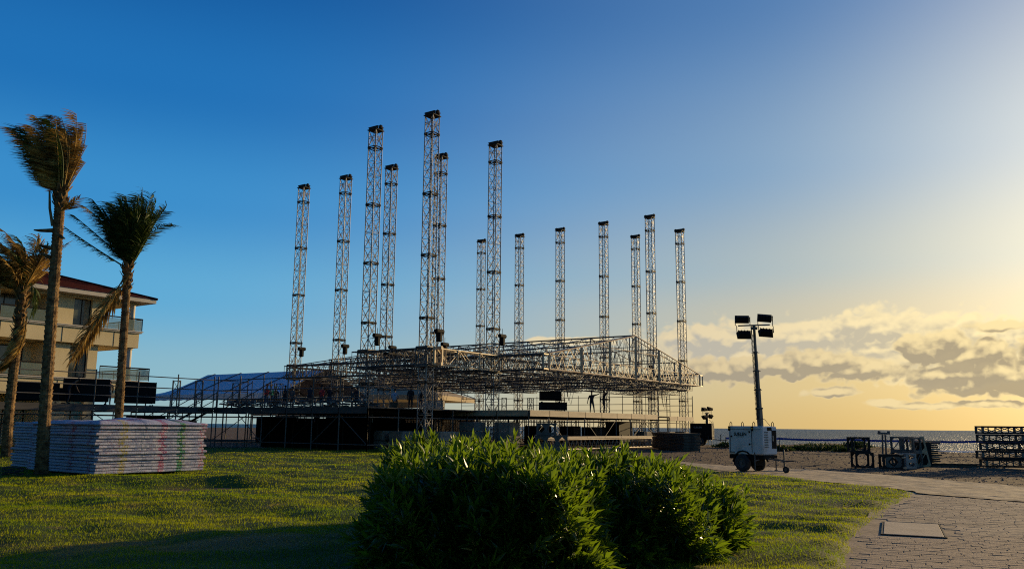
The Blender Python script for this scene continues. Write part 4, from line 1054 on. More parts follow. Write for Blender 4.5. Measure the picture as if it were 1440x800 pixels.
# ---------------------------------------------------------------- mobile light towers
def text(name, s_, size, mat, parent, matrix, ext=.002):
    c = bpy.data.curves.new(name, 'FONT'); c.body = s_; c.size = size; c.extrude = ext; c.align_x = 'CENTER'; c.align_y = 'CENTER'; c.materials.append(M[mat])
    c.offset = size * .025
    o = bpy.data.objects.new(name, c); COL.objects.link(o); dg = bpy.context.evaluated_depsgraph_get(); me = bpy.data.meshes.new_from_object(o.evaluated_get(dg)); bpy.data.objects.remove(o)
    return link(name, me, parent, matrix=matrix)
def light_tower(label, loc, rz, raised, body, lean=0.0, zb=0):
    """local x: along the drawbar, local -y: the lettered side"""
    t = thing('mobile_light_tower', label, 'light tower', loc, rz)
    Lx, Wy = 1.56, .86; z0, z1 = .62, 1.66
    mb = MB(); mb.box((0, 0, (z0 + z1) / 2), (Lx, Wy, z1 - z0), bev=.035); hood = mb.build('hood', M[body], t)
    mb = MB()
    mb.box((-.62 * Lx + .28, -Wy / 2 - .004, 1.12), (.012, .012, .9)); mb.box((.30, -Wy / 2 - .004, 1.14), (.018, .012, .9)); mb.box((-.62, -Wy / 2 - .004, .70), (.25, .012, .03)); mb.box((0, -Wy / 2 - .004, z1 - .12), (Lx - .1, .01, .012))
    mb.build('panel_seam', M['plate'], hood)
    for (x, z) in ((-.62, 1.28), (.2, 1.45), (.2, 1.0)): MB().ring((x, -Wy / 2 - .01, z), (0, 1, 0), .035, .0, .02, 10).build('latch', M['black'], hood)
    # louvres on the front face beside the control panel
    for k in range(10): MB().box((Lx / 2 + .004, -.22, 1.45 - k * .06), (.02, .22, .02)).build('louvre', M['plate'], hood)
    MB().box((Lx / 2 + .004, .24, 1.18), (.02, .26, .66)).build('control_panel', M['black'], hood)
    MB().box((Lx / 2 + .018, .16, 1.22), (.02, .06, .2)).build('switch_plate', M['alu'], hood)
    for (x, y) in ((-.74, -.3), (.35, -.35), (.7, .3), (-.7, .34)):
        o = MB(); o.tube([(x - .05, y, z1), (x - .045, y, z1 + .11), (x, y, z1 + .16), (x + .045, y, z1 + .11), (x + .05, y, z1)], .014, 5); o.build('lifting_eye', M['black'], hood)
    for (x, y) in ((-.72, -Wy / 2 - .006), (.33, -Wy / 2 - .006)):
        MB().box((x, y, z1 - .09), (.10, .012, .17)).build('corner_bracket', M['black'], hood); MB().box((x, y - .009, z1 - .08), (.045, .008, .05)).build('label', M['yellowlabel'], hood)
    MB().box((Lx / 2 + .006, -.02, z1 - .1), (.012, .26, .12)).build('corner_bracket', M['black'], hood)
    text('lettering', 'SUELEN', .17, 'black' if body == 'whitepaint' else 'alu', hood, Matrix.Translation((-.22, -Wy / 2 - .006, 1.36)) @ Matrix.Rotation(math.pi / 2, 4, 'X'))
    mb = MB()
    for k, w in enumerate((.05, .03, .06, .05, .03)): mb.box((-.36 + k * .07, -Wy / 2 - .006, 1.27), (w, .006, .025))
    mb.build('small_print', M['plate'], hood)
    # black chassis with wheel arches
    mb = MB(); mb.box((0, 0, .54), (Lx + .02, Wy - .06, .16), bev=.02)
    for s_ in (-1, 1):
        pts = [(-.46, .30), (-.36, .52), (-.2, .66), (0, .70), (.2, .66), (.36, .52), (.46, .30)]
        for a_, b_ in zip(pts[:-1], pts[1:]): mb.bar((a_[0] - .12, s_ * (Wy / 2 + .0), a_[1] + .05), (b_[0] - .12, s_ * (Wy / 2 + .0), b_[1] + .05), .035, 4)
    mb.box((-.2, 0, .34), (1.0, .5, .24)); mb.build('chassis', M['black'], t)
    for s_ in (-1, 1):
        w = MB(); r_ = .31; yc = s_ * (Wy / 2 + .02)
        prof = [(.17, -.10), (.27, -.105), (.31, -.08), (.318, 0), (.31, .08), (.27, .105), (.17, .10)]; n = 28
        vs = [(-.12 + rr0 * math.cos(2 * math.pi * i / n), yc + yy, .318 + rr0 * math.sin(2 * math.pi * i / n)) for i in range(n) for rr0, yy in prof]; m_ = len(prof)
        fs = [(i * m_ + k, i * m_ + k + 1, ((i + 1) % n) * m_ + k + 1, ((i + 1) % n) * m_ + k) for i in range(n) for k in range(m_ - 1)]
        wo = w.add(vs, fs).build('wheel', M['tire'], t, smooth=True)
        rm = MB(); rm.ring((-.12, yc + s_ * .03, .318), (0, 1, 0), .175, .05, .05, 20); rm.ring((-.12, yc + s_ * .075, .318), (0, 1, 0), .185, .155, .05, 20); rm.ring((-.12, yc + s_ * .07, .318), (0, 1, 0), .05, 0, .06, 10)
        rm.build('rim', M['galv'], wo)
    MB().bar((-.12, -.42, .318), (-.12, .42, .318), .04, 8).build('axle', M['blackmetal'], t)
    # drawbar, jockey wheel, side stabilisers
    mb = MB(); mb.bar((.7, .2, .50), (1.45, 0, .42), .035, 4); mb.bar((.7, -.2, .50), (1.45, 0, .42), .035, 4); mb.bar((1.4, 0, .42), (1.75, 0, .44), .03, 6); mb.ring((1.8, 0, .45), (0, 0, 1), .06, .03, .03, 10)
    mb.build('drawbar', M['galv'], t)
    jw = MB(); jw.bar((1.30, .08, .22), (1.30, .08, .85), .03, 8); jw.bar((1.30, .08, .82), (1.42, .08, .88), .012, 5); jw.bar((1.30, .08, .25), (1.36, .08, .12), .025, 6)
    jo = jw.build('jockey_post', M['galv'], t)
    MB().ring((1.36, .08, .12), (0, 1, 0), .12, .06, .06, 18).build('jockey_wheel', M['tire'], jo); MB().ring((1.36, .08, .12), (0, 1, 0), .062, .015, .05, 12).build('rim', M['galv'], jo)
    for (x, y) in ((.55, -.62), (.55, .62), (-.75, 0)): 
        mb = MB(); mb.bar((x, y * .6, .45), (x, y, .42), .025, 4); mb.bar((x, y, .06), (x, y, .72), .022, 6); mb.ring((x, y, .05), (0, 0, 1), .07, 0, .03, 10); mb.build('stabiliser', M['galv'], t)
    # telescopic mast
    mx, my = .36, .10; ms = MB()
    rz_ = Matrix.Translation((mx, my, 0)) @ Matrix.Rotation(-rz, 4, 'Z') @ Matrix.Rotation(lean, 4, 'Y')
    secs = [(1.0, 2.35, .090), (2.3, 3.05, .074), (3.0, 3.75, .062), (3.7, 4.45, .050), (4.4, 5.42, .040)] if raised else [(1.0, 2.45, .10)]
    for (a_, b_, r0) in secs:
        ms.bar(rz_ @ Vector((0, 0, a_)), rz_ @ Vector((0, 0, b_)), r0 * 1.25, 4); ms.ring(rz_ @ Vector((0, 0, b_ - .03)), (0, 0, 1), r0 * 1.6, r0 * .6, .05, 10)
        ms.bar(rz_ @ Vector((-.16, 0, b_ - .05)), rz_ @ Vector((.14, 0, b_ - .05)), .012, 5)
    top = secs[-1][1]; mst = ms.build('mast', M['alu_dark'], t)
    if raised:
        cb = MB(); pts = []                     # coiled supply cable wound beside the mast
        n = 460
        for i in range(n): z_ = 1.9 + (5.1 - 1.9) * i / n; q = rz_ @ Vector((-.11 + .045 * math.cos(i * .95), .045 * math.sin(i * .95) - .05, z_)); pts.append(q)
        cb.tube(pts, .0095, 4); cb.build('coiled_cable', M['cable'], mst)
    cc = MB(); cc.tube([(mx + .02, my, 1.95), (mx + .2, my - .05, 1.9), (mx + .3, my, 1.75), (mx + .38, my, 1.68)], .01, 5); cc.build('cable', M['cable'], mst)
    # head frame with four flood lights
    hd = Matrix.Translation(rz_ @ Vector((0, 0, top))) @ Matrix.Rotation(-rz + R(0 if raised else 50), 4, 'Z')
    fr = MB(); fr.bar(hd @ Vector((-.60, 0, 0)), hd @ Vector((.60, 0, .05)), .035, 4); fr.bar(hd @ Vector((-.12, 0, -.1)), hd @ Vector((.12, 0, -.1)), .05, 6)
    fo = fr.build('lamp_frame', M['alu_dark'], mst)
    for (x, z, tilt) in ((-.43, .24, -8), (.43, .30, -6), (-.38, -.32, 34), (.45, -.24, 38)):
        q = hd @ Matrix.Translation((x, -.02, z)) @ Matrix.Rotation(R(4 if x > 0 else 0), 4, 'Y') @ Matrix.Rotation(math.pi, 4, 'Z') @ Matrix.Rotation(R(tilt), 4, 'X')
        b_ = MB(); w, h_, d_ = .27, .15, .11
        vs = [(-w, -d_, -h_), (w, -d_, -h_), (w, -d_, h_), (-w, -d_, h_), (-w * .8, d_, -h_ * .55), (w * .8, d_, -h_ * .55), (w * .8, d_, h_ * .55), (-w * .8, d_, h_ * .55)]
        b_.add([q @ Vector(v_) for v_ in vs], [(0, 1, 2, 3), (7, 6, 5, 4), (0, 4, 5, 1), (1, 5, 6, 2), (2, 6, 7, 3), (3, 7, 4, 0)])
        for k in range(5): x_ = -.24 + k * .12; b_.bar(q @ Vector((x_, d_, -.1)), q @ Vector((x_, d_, .1)), .02, 4)
        b_.bar(q @ Vector((-w - .02, 0, 0)), q @ Vector((-w - .02, 0, -z * .9)), .012, 4) if False else None
        lo = b_.build('flood_light', M['black'], fo)
        g = MB(); g.add([q @ Vector(v_) for v_ in ((-w + .03, -d_ - .004, -h_ + .03), (w - .03, -d_ - .004, -h_ + .03), (w - .03, -d_ - .004, h_ - .03), (-w + .03, -d_ - .004, h_ - .03))], [(0, 1, 2, 3)]); g.build('lens', M['lens'], lo)
        yk = MB(); s_ = 1 if z > 0 else -1
        for e_ in (-1, 1): yk.bar(hd @ Vector((x + e_ * .28, 0, .0)), hd @ Vector((x + e_ * .28, -.02, z)), .014, 4)
        yk.build('yoke', M['galv'], lo)
    return t
g_ = G(1062, 664); d_az = math.atan2(-.80, .60)
lt1 = light_tower('white mobile light tower trailer with raised mast and four floodlights on the pale path', (g_.x, g_.y + .2, .03), d_az, True, 'whitepaint', R(-1.5))
lt2 = light_tower('dark mobile light tower trailer with lowered mast, beside the plank stack near the sea', (G(988, 627).x, G(988, 627).y, float(ground_h(G(988, 627).x, G(988, 627).y))), R(-25), False, 'black')
lt2.scale = (1.25, 1.25, 1.2)

# ---------------------------------------------------------------- gusset frames and truss pieces on the dirt
def gusset_frame(w, d, h, bar=.07, gus=.12, mb=None, o=(0, 0, 0), sides=('f', 'b')):
    mb = mb or MB(); ox, oy, oz = o
    for x in (-w / 2, w / 2):
        for y in (-d / 2, d / 2): mb.box((ox + x, oy + y, oz + h / 2), (bar, bar, h))
    for z in (bar / 2, h - bar / 2):
        for y in (-d / 2, d / 2): mb.box((ox, oy + y, oz + z), (w - bar, bar * .96, bar))
        for x in (-w / 2, w / 2): mb.box((ox + x, oy, oz + z), (bar * .96, d - bar, bar))
    for y in (-d / 2 , d / 2):                       # corner gussets make the opening octagonal
        for sx_ in (-1, 1):
            for sz_ in (-1, 1):
                x, z = ox + sx_ * (w / 2 - bar / 2), oz + h / 2 + sz_ * (h / 2 - bar); t_ = bar * .35
                vs = [(x, oy + y - t_, z), (x - sx_ * gus, oy + y - t_, z), (x, oy + y - t_, z - sz_ * gus), (x, oy + y + t_, z), (x - sx_ * gus, oy + y + t_, z), (x, oy + y + t_, z - sz_ * gus)]
                mb.add(vs, [(0, 1, 2), (3, 5, 4), (0, 3, 4, 1), (1, 4, 5, 2), (2, 5, 3, 0)])
    return mb
fl, fu = G(1212, 657), None
for k, (dx, rz, l) in enumerate(((0.04, R(6), 'black square steel frame with octagonal opening, standing on the dirt under its twin'), (-.09, R(3), 'black square steel frame with octagonal opening, stacked on top of its twin'))):
    o = gusset_frame(.74, .40, .64, .07, .10).build('sleeve_frame', M['blackmetal'], None, loc=(fl.x + dx, fl.y, .0 + k * .645), rz=rz); tag(o, l, 'steel frame', 'stacked black frames')
g_ = G(1257, 659.5)
t = thing('sleeve_frame', 'grey steel block with a diamond hole and round ring, left end of the truss jumble', 'steel frame', (g_.x, g_.y + .2, 0), R(-8))
gusset_frame(.74, .6, .60, .08, .08).build('frame', M['blackmetal'], t)
mb = MB()
# face plate with a diamond cut-out
for y in (-.30,):
    o_ = [(-.3, .05), (.3, .05), (.3, .55), (-.3, .55)]; i_ = [(0, .08), (.22, .30), (0, .52), (-.22, .30)]
    ou = [(-.3, .05), (0, .05), (.3, .05), (.3, .3), (.3, .55), (0, .55), (-.3, .55), (-.3, .3)]; inn = [(-.11, .19), (0, .08), (.11, .19), (.22, .3), (.11, .41), (0, .52), (-.11, .41), (-.22, .3)]
    vs = [(x, y, z) for x, z in ou] + [(x, y, z) for x, z in inn] + [(x, y + .03, z) for x, z in ou] + [(x, y + .03, z) for x, z in inn]
    fs = [(k, (k + 1) % 8, 8 + (k + 1) % 8, 8 + k) for k in range(8)] + [(16 + k, 24 + k, 24 + (k + 1) % 8, 16 + (k + 1) % 8) for k in range(8)] + [(8 + k, 8 + (k + 1) % 8, 24 + (k + 1) % 8, 24 + k) for k in range(8)]
    mb.add(vs, fs)
mb.build('face_plate', M['alu_dark'], t); MB().ring((0, -.2, .30), (0, 1, 0), .17, .10, .1, 18).build('ring', M['blackmetal'], t)
for (x, z) in ((.3, .60), (.38, .48), (.40, .06)): MB().box((x, -.36, z), (.14, .1, .06), bev=.015).build('clamp', M['tan'], t)
# leaning ladder-like truss ends
def leaning(label, px, py, w, h, lean, rz, mat, d=.5):
    g_ = G(px, py); t = thing('truss_end', label, 'truss piece', (g_.x, g_.y, 0), rz); mb = gusset_frame(w, d, h * .5, .07, .10); mb = gusset_frame(w, d, h * .5, .07, .10, mb, (0, 0, h * .5 + .002))
    mb.bar((-w / 2, -d / 2, 0.03), (w / 2, -d / 2, h * .5), .02, 4); mb.bar((-w / 2, d / 2, h * .5), (w / 2, d / 2, h), .02, 4)
    o = mb.build('frame', M[mat], t); o.rotation_euler = (lean[0], lean[1], 0)
    return t
leaning('dark truss end piece standing behind the block with the round ring', 1271, 655, .62, 1.30, (0, 0), R(12), 'alu_dark', .7)
leaning('grey truss end piece in the middle of the jumble, leaning slightly', 1283, 656, .55, 1.28, (0, -.06), R(35), 'alu_dark', .6)
leaning('bronze-lit truss end piece leaning at the right of the jumble', 1299, 656, .50, 1.30, (0, -.17), R(-20), 'tan', .35)  # bronze light is put into its tan colour
leaning('short truss end piece in front of the leaning ones', 1276, 658, .5, .62, (0, .0), R(22), 'alu', .4)
g_ = G(1254, 650); t = thing('jack_post', 'upright steel post with a T-shaped head behind the truss jumble', 'jack post', (g_.x, g_.y + .8, 0), R(5))
mb = MB(); mb.bar((-.10, 0, 0), (-.03, 0, 1.35), .045, 6); mb.bar((.10, 0, 0), (.12, 0, 1.35), .045, 6); mb.build('posts', M['alu_dark'], t); MB().box((.05, 0, 1.42), (.62, .18, .10), bev=.02).build('head', M['alu_dark'], t)
for x in (-.2, .3): MB().bar((x, 0, 1.47), (x, 0, 1.54), .07, 8).build('roller', M['galv'], t)
g_ = G(1303, 656); t = thing('plate_rack', 'black upright rack holding steel plates beside the plank pile', 'rack', (g_.x, g_.y + .3, 0), R(-5))
mb = MB(); mb.box((0, 0, .55), (.50, .8, 1.06), bev=.03); mb.build('body', M['black'], t); mb = MB(); mb.box((0, -.42, .55), (.44, .04, 1.0)); mb.build('plate', M['blackmetal'], t)
g_ = G(1315, 655); r_ = random.Random(2)
for i in range(13):
    o = link('timber_plank', MB().box((0, 0, 0), (.85 + r_.uniform(-.1, .1), 1.3, .065), bev=.008).mesh('timber_plank', M['plank'] if i % 4 else M['deckwood']), None, loc=(g_.x + r_.uniform(-.06, .06), g_.y + .9, .035 + i * .088), rz=R(-6) + r_.uniform(-.05, .05))
    tag(o, ('topmost' if i == 12 else ORD[12 - i] + ' from the top') + ' timber plank in the small pile right of the truss jumble', 'plank', 'planks of the small pile')
g_ = G(1338, 656); t = thing('pallet', 'low broken pallet lying on the dirt right of the truss jumble', 'pallet', (g_.x, g_.y, 0), R(-12))
for i in range(6): boxobj('slat', Vector((-.9 + i * .36, 0, .14)), (.26, 1.0, .04), 'plank', t)
for y in (-.4, 0, .4): boxobj('bearer', Vector((0, y, .06)), (2.1, .09, .10), 'plank', t)

# ---------------------------------------------------------------- stack of roof trusses at the right
def long_truss(label, loc, rz, L_=6.4, h=.35, w=.56):
    t = thing('stacked_truss', label, 'truss', loc, rz, 'trusses stacked at the right edge'); ch = MB(); br = MB()
    for y in (0, w):
        for z in (.04, h - .04): ch.box((L_ / 2, y, z), (L_, .07, .075))
        n = int(L_ / .56)
        for i in range(n + 1): x = i * L_ / n; br.box((min(max(x, .04), L_ - .04), y, h / 2), (.035 if i % 3 else .10, .05, h - .15))
        for i in range(n):
            x0, x1 = i * L_ / n, (i + 1) * L_ / n; z0, z1 = (.08, h - .08) if i % 2 else (h - .08, .08); br.bar((x0, y, z0), (x1, y, z1), .022, 4, caps=False)
    for i in range(8):
        x = i * L_ / 7; x = min(max(x, .05), L_ - .05)
        for z in (.04, h - .04): br.box((x, w / 2, z), (.06, w - .07, .05))
        br.bar((x, 0, .08), (x, w, h - .08), .02, 4)
    ch.build('chords', M['blackmetal'], t); br.build('bracing', M['alu_dark'], t); return t
g_ = G(1389, 657.5)
for row in range(1):
    for k in range(5):
        long_truss(['lowest', 'second from the bottom', 'middle', 'second from the top', 'topmost'][k] + ' dark truss in the pile of five at the right edge', (g_.x - .12 * (k == 1) + .1 * (k == 2) - .05 * row - .06, g_.y + row * .72 + .03 * k, .02 + k * .36), R(-3 + .5 * k))

# ---------------------------------------------------------------- plank stack before the sea and ballast
g_ = G(916, 632); sp = thing('anchor', '', 'x'); bpy.data.objects.remove(sp)
r_ = random.Random(9)
A1 = Vector((G(918, 630).x, G(918, 630).y, 0)); A2 = Vector((G(962, 634).x, G(962, 634).y, 0))
dd_ = (A2 - A1); l1 = dd_.length; rz_ = math.atan2(dd_.y, dd_.x); pn = Vector((-dd_.y, dd_.x, 0)).normalized()
for i in range(12):
    c = (A1 + A2) / 2 + pn * .62
    o = link('scaffold_board', MB().box((0, 0, 0), (l1 + r_.uniform(-.06, .06), 1.25, .092), bev=.01).mesh('scaffold_board', M['plank']), None, loc=(c.x + r_.uniform(-.05, .05), c.y, .05 + i * .103), rz=rz_ + r_.uniform(-.015, .015))
    tag(o, ('topmost' if i == 11 else ORD[11 - i] + ' from the top') + ' board of the big flat stack right of the stage', 'board', 'boards of the big flat stack')
blk = [MB().box((0, 0, .31), (1.3, 1.3, .60), bev=.03).mesh('ballast_block', M['concrete']), MB().box((0, 0, .31), (1.9, 1.1, .60), bev=.03).mesh('ballast_block', M['concrete'])]
def ballast(da, db, k, n, lab, key=None, m_=0):
    a, b = tower_ab(key); 
    for i in range(n):
        o = link('ballast_block', blk[m_], None, loc=AB(a + da + rnd.uniform(-.03, .03), b + db, .0 + i * .625), rz=ROTZ + rnd.uniform(-.03, .03)); tag(o, lab, 'concrete block', 'concrete ballast blocks at the mast feet'); o['label'] = (['lowest', 'middle', 'topmost'][i] if n == 3 else (['lower', 'upper'][i] if n == 2 else 'flat')) + ' ' + lab
ballast(.55, -1.5, 0, 3, 'grey concrete ballast block in the left of two stacks before the tall middle mast', 'T8')
ballast(-1.5, -.35, 0, 3, 'grey concrete ballast block in the right of two stacks before the tall middle mast', 'T8')
for (da, db, w_) in ((1.4, -.2, 'middle pair'), (3.0, -.2, 'leftmost pair'), (-.3, 1.5, 'rightmost pair')): ballast(da, db, 1, 2, 'concrete ballast block, ' + w_ + ' of the row beside the highest mast', 'T5', 1)
ballast(-1.3, -.1, 0, 2, 'grey concrete ballast block beside the far front corner mast', 'T13')
ballast(.3, -1.5, 0, 2, 'grey concrete ballast block left of the far front corner mast', 'T13', 1)
ballast(-.2, -1.4, 0, 2, 'grey concrete ballast block at the foot of the rightmost mast', 'T14')
ballast(-1.2, .2, 0, 1, 'single low concrete ballast block right of the rightmost mast', 'T14', 1)

# galvanised base frames with diamond cut-outs before the stage
def diamond_box(label, loc, rz, L_, h, w=.7):
    t = thing('base_frame', label, 'steel frame', loc, rz); mb = MB(); nc = max(1, round(L_ / h)); cw = L_ / nc
    for y in (0, w):
        for c in range(nc):
            x0 = c * cw; cx = x0 + cw / 2; cz = h / 2; hw_, hh = cw * .36, h * .36
            ou = [(x0, 0), (cx, 0), (x0 + cw, 0), (x0 + cw, cz), (x0 + cw, h), (cx, h), (x0, h), (x0, cz)]
            inn = [(cx - hw_ / 2, cz - hh / 2), (cx, cz - hh), (cx + hw_ / 2, cz - hh / 2), (cx + hw_, cz), (cx + hw_ / 2, cz + hh / 2), (cx, cz + hh), (cx - hw_ / 2, cz + hh / 2), (cx - hw_, cz)]
            if c % 2: inn = [(cx + math.cos(math.radians(-135 + 45 * k)) * hh, cz + math.sin(math.radians(-135 + 45 * k)) * hh) for k in range(8)]
            vs = [(x, y, z) for x, z in ou] + [(x, y, z) for x, z in inn] + [(x, y + .04, z) for x, z in ou] + [(x, y + .04, z) for x, z in inn]
            fs = [(k, (k + 1) % 8, 8 + (k + 1) % 8, 8 + k) for k in range(8)] + [(16 + k, 24 + k, 24 + (k + 1) % 8, 16 + (k + 1) % 8) for k in range(8)] + [(8 + k, 8 + (k + 1) % 8, 24 + (k + 1) % 8, 24 + k) for k in range(8)]
            mb.add(vs, fs)
    mb.build('face_plates', M['galv'], t); e = MB()
    for x in (0, L_):
        for z in (.04, h - .04): e.box((x, w / 2 + .02, z), (.08, w - .05, .08))
    for z in (.03, h - .03):
        for y in (.0, w): e.box((L_ / 2, y + .02, z), (L_ + .06, .10, .07))
    e.build('edge_bars', M['galv'], t); return t
g_ = G(752, 636); diamond_box('galvanised steel base frame with diamond holes, lower one before the stage front', (g_.x, g_.y, .35), R(-4), 2.05, .72)
diamond_box('short galvanised base frame with a diamond hole, on top of the longer one', (g_.x + .1, g_.y + .05, 1.10), R(-2), 1.25, .72)
for i, x in enumerate((.2, 1.7)): pass
o = MB().box((1.0, .35, .17), (2.2, .8, .33), bev=.02).build('ballast_block', M['concrete'], None, loc=(g_.x, g_.y, 0), rz=R(-4)); tag(o, 'concrete slab carrying the galvanised base frames before the stage', 'concrete block')

# ---------------------------------------------------------------- cases and boxes
def case(label, loc, rz, w, d, h, lid=True):
    t = thing('flight_case', label, 'flight case', loc, rz); MB().box((0, 0, h / 2 + .12), (w, d, h - .12), bev=.03).build('shell', M['black'], t)
    for x in (-w / 2, w / 2):
        for y in (-d / 2, d / 2): boxobj('edge_trim', Vector((x, y, h / 2 + .12)), (.05, .05, h - .10), 'blackmetal', t)
    boxobj('lid_strip', Vector((0, -d / 2 - .01, h * .72)), (w, .02, .03), 'blackmetal', t)
    for x in (-w * .25, w * .25): MB().box((x, -d / 2 - .015, h * .5), (.14, .03, .1)).build('latch', M['blackmetal'], t)
    for x in (-w / 2 + .12, w / 2 - .12):
        for y in (-d / 2 + .12, d / 2 - .12): MB().ring((x, y, .055), (0, 1, 0), .055, .0, .04, 10).build('caster', M['tire'], t)
    return t
def on_deck(px, D, z=ZD): d = ray(px, 560); return Vector((d.x / d.y * D, D, z))
p_ = on_deck(777.5, 66); case('long low black flight case on the stage deck, under a larger tilted one', p_, R(8), 2.0, .9, .72)
p_ = on_deck(774, 66); case('black flight case stacked on the long low one on the stage deck', p_ + Vector((0, 0, .74)), R(3), 1.6, .9, .82)
for (px, D, w, h, rz, l) in ((120, 52.5, 2.5, 1.5, 30, 'wide black flight case on the backstage platform between the two left palm trunks'), (190, 56, 2.3, 1.5, 35, 'square black flight case right of the third palm trunk on the platform'),
                             (52, 50.5, 2.2, 1.15, 30, 'low black flight case at the left end of the platform'), (36, 51.5, 1.0, .9, 30, 'small black case behind the leftmost palm on the platform'),
                             (78, 51.5, 1.0, .9, 32, 'small black case beside the tallest palm trunk on the platform')):
    case(l, on_deck(px, D), R(rz), w, .9, h)
for (px, D, w, h, z_, l) in ((870, 71, 2.3, 1.3, .95, 'large dark crate under the right half of the stage deck'), (835, 69, 1.7, .9, .95, 'dark crate under the stage deck left of the larger one'), (802, 67, 1.0, .95, .95, 'dark crate under the stage deck behind the base frames'), (757, 66, 1.8, 1.0, .9, 'dark crate under the stage deck behind the galvanised frames')):
    g2 = on_deck(px, D, 0); case(l, g2 + Vector((0, 0, .0)), ROTZ, w, 1.2, h + z_ - .3)
# upright spare truss pieces standing on the decks
def spare(label, px, D, h=1.5, w=.5):
    t = thing('spare_truss', label, 'truss piece', on_deck(px, D), rnd.uniform(-.3, .6)); a_ = w / 2; mb = MB(); cs = [(-a_, -a_), (a_, -a_), (a_, a_), (-a_, a_)]
    for c in cs: mb.bar((*c, 0), (*c, h), .03, 6)
    mb.build('chords', M['alu_dark'], t); br = MB()
    for z in (.03, h / 2, h - .03):
        for k in range(4): br.bar((*cs[k], z), (*cs[(k + 1) % 4], z), .025, 4)
    for k in range(4):
        for z in (0, h / 2): br.bar((*cs[k], z), (*cs[(k + 1) % 4], z + h / 2), .018, 4)
    br.build('bracing', M['alu_dark'], t)
spare('spare truss piece standing upright on the platform left of the stair head', 247, 57, 1.75, .45)
spare('spare truss piece standing upright at the head of the stairs', 279, 59, 1.85, .45)
spare('spare truss piece standing upright between the stair head and the men in vests', 331, 60, 1.75, .45)
spare('pale spare truss piece standing upright behind the men in vests', 391, 63, 1.9, .5)
spare('small spare truss piece standing on the deck left of the two black cases', 709, 78, 1.5, .4)
spare('small spare truss piece with reddish bars on the deck just left of the black cases', 746, 78, 1.5, .4)
spare('small spare truss piece on the wing deck right of the seated dark figure', 605, 66, 1.4, .5)
# low clutter line on the deck rims
mb = MB(); r_ = random.Random(12)
# ---------------------------------------------------------------- rope barrier, dune plants, loungers
rb = thing('rope_barrier', 'sagging blue barrier band on thin stakes along the beach edge', 'barrier')
pts_ = [(1020, 62), (1095, 62), (1200, 60), (1290, 58), (1372, 56), (1460, 55)]; W_ = []
for (px, D) in pts_: d = ray(px, 600); W_.append(Vector((d.x / d.y * D, D, 0)))
for w_ in W_: barobj('stake', w_, w_ + Vector((0, 0, 1.0)), .025, 'plank', rb)
bb = MB(); vs = []; n = 24
for a_, b_ in zip(W_[:-1], W_[1:]):
    for i in range(n + 1): f_ = i / n; c = a_.lerp(b_, f_); z = .90 - .06 * math.sin(math.pi * f_); vs += [c + Vector((0, 0, z - .07)), c + Vector((0, .02, z + .07))]
bb.add(vs, [(2 * i, 2 * i + 2, 2 * i + 3, 2 * i + 1) for i in range(len(vs) // 2 - 1)]); bb.build('band', M['bluerope'], rb)
def dune_plant(label, px, py, w, h, seed):
    r_ = np.random.default_rng(seed); g_ = G(px, py, ground_h(0, 0) if False else .2); n = 900
    x = r_.normal(0, w * .42, n); y = r_.normal(0, w * .3, n); hh = h * (1 - np.minimum((x / w) ** 2 + (y / w) ** 2, .8)); z0 = r_.uniform(0, 1, n) * hh * .7
    a = r_.uniform(0, 6.28, n); ln = r_.uniform(.12, .3, n); up = r_.uniform(.2, 1, n); wd = .05
    Pp = np.stack([x, y, z0], -1); T_ = np.stack([np.cos(a) * ln * (1 - up * .5), np.sin(a) * ln * (1 - up * .5), ln * up], -1); S_ = np.stack([-np.sin(a) * wd, np.cos(a) * wd, np.zeros(n)], -1)
    vv = np.stack([Pp, Pp + T_ * .5 + S_, Pp + T_, Pp + T_ * .5 - S_], 1).reshape(-1, 3)
    o = thing('dune_plant', label, 'plant', (g_.x, g_.y, float(ground_h(g_.x, g_.y)) - .02)); link('foliage', np_mesh('foliage', vv, np.arange(4 * n).reshape(-1, 4), M['palmgreen']), o)
    mb = MB()
    for k in range(5): a_ = k * 1.3; mb.bar((0, 0, 0), (math.cos(a_) * w * .3, math.sin(a_) * w * .3, h * .5), .02, 4)
    mb.build('stem', M['stem'], o)
for i, (px, py, w, h, l) in enumerate(((1148, 629, 2.2, .75, 'largest low green dune plant on the beach edge right of the light tower'), (1170, 629, 1.4, .5, 'low green dune plant at the right end of the beach clump'), (1122, 629, 1.3, .45, 'low green dune plant in the middle of the beach clump'), (1098, 630, 1.0, .4, 'low green dune plant just right of the white light tower'),
                                       (1203, 628, 1.5, .75, 'round green dune plant seen through the stacked black frames'), (1022, 626, 1.2, .5, 'low dune plant left of the white light tower'), (1187, 631, .9, .3, 'smallest dune plant near the black frames'))): dune_plant(l, px, py, w, h, i + 40)
for i, px in enumerate((1230, 1237, 1244, 1251)):
    g_ = G(px, 631.5, -.3); t = thing('beach_lounger', ['leftmost', 'second from left', 'third from left', 'rightmost'][i] + ' small white beach lounger of the four beyond the black frames', 'beach lounger', (g_.x, g_.y, float(ground_h(g_.x, g_.y))), R(60), 'white beach loungers')
    mb = MB(); mb.box((0, 0, .32), (.6, 1.3, .06)); mb.build('seat', M['wallwhite'], t)
    MB().box((0, 0, 0), (.6, .7, .06), mat=Matrix.Translation((0, .9, .5)) @ Matrix.Rotation(R(38), 4, 'X')).build('backrest', M['wallwhite'], t)
    for x in (-.25, .25):
        for y in (-.5, .5): MB().bar((x, y, 0), (x, y, .3), .03, 4).build('leg', M['wallwhite'], t)

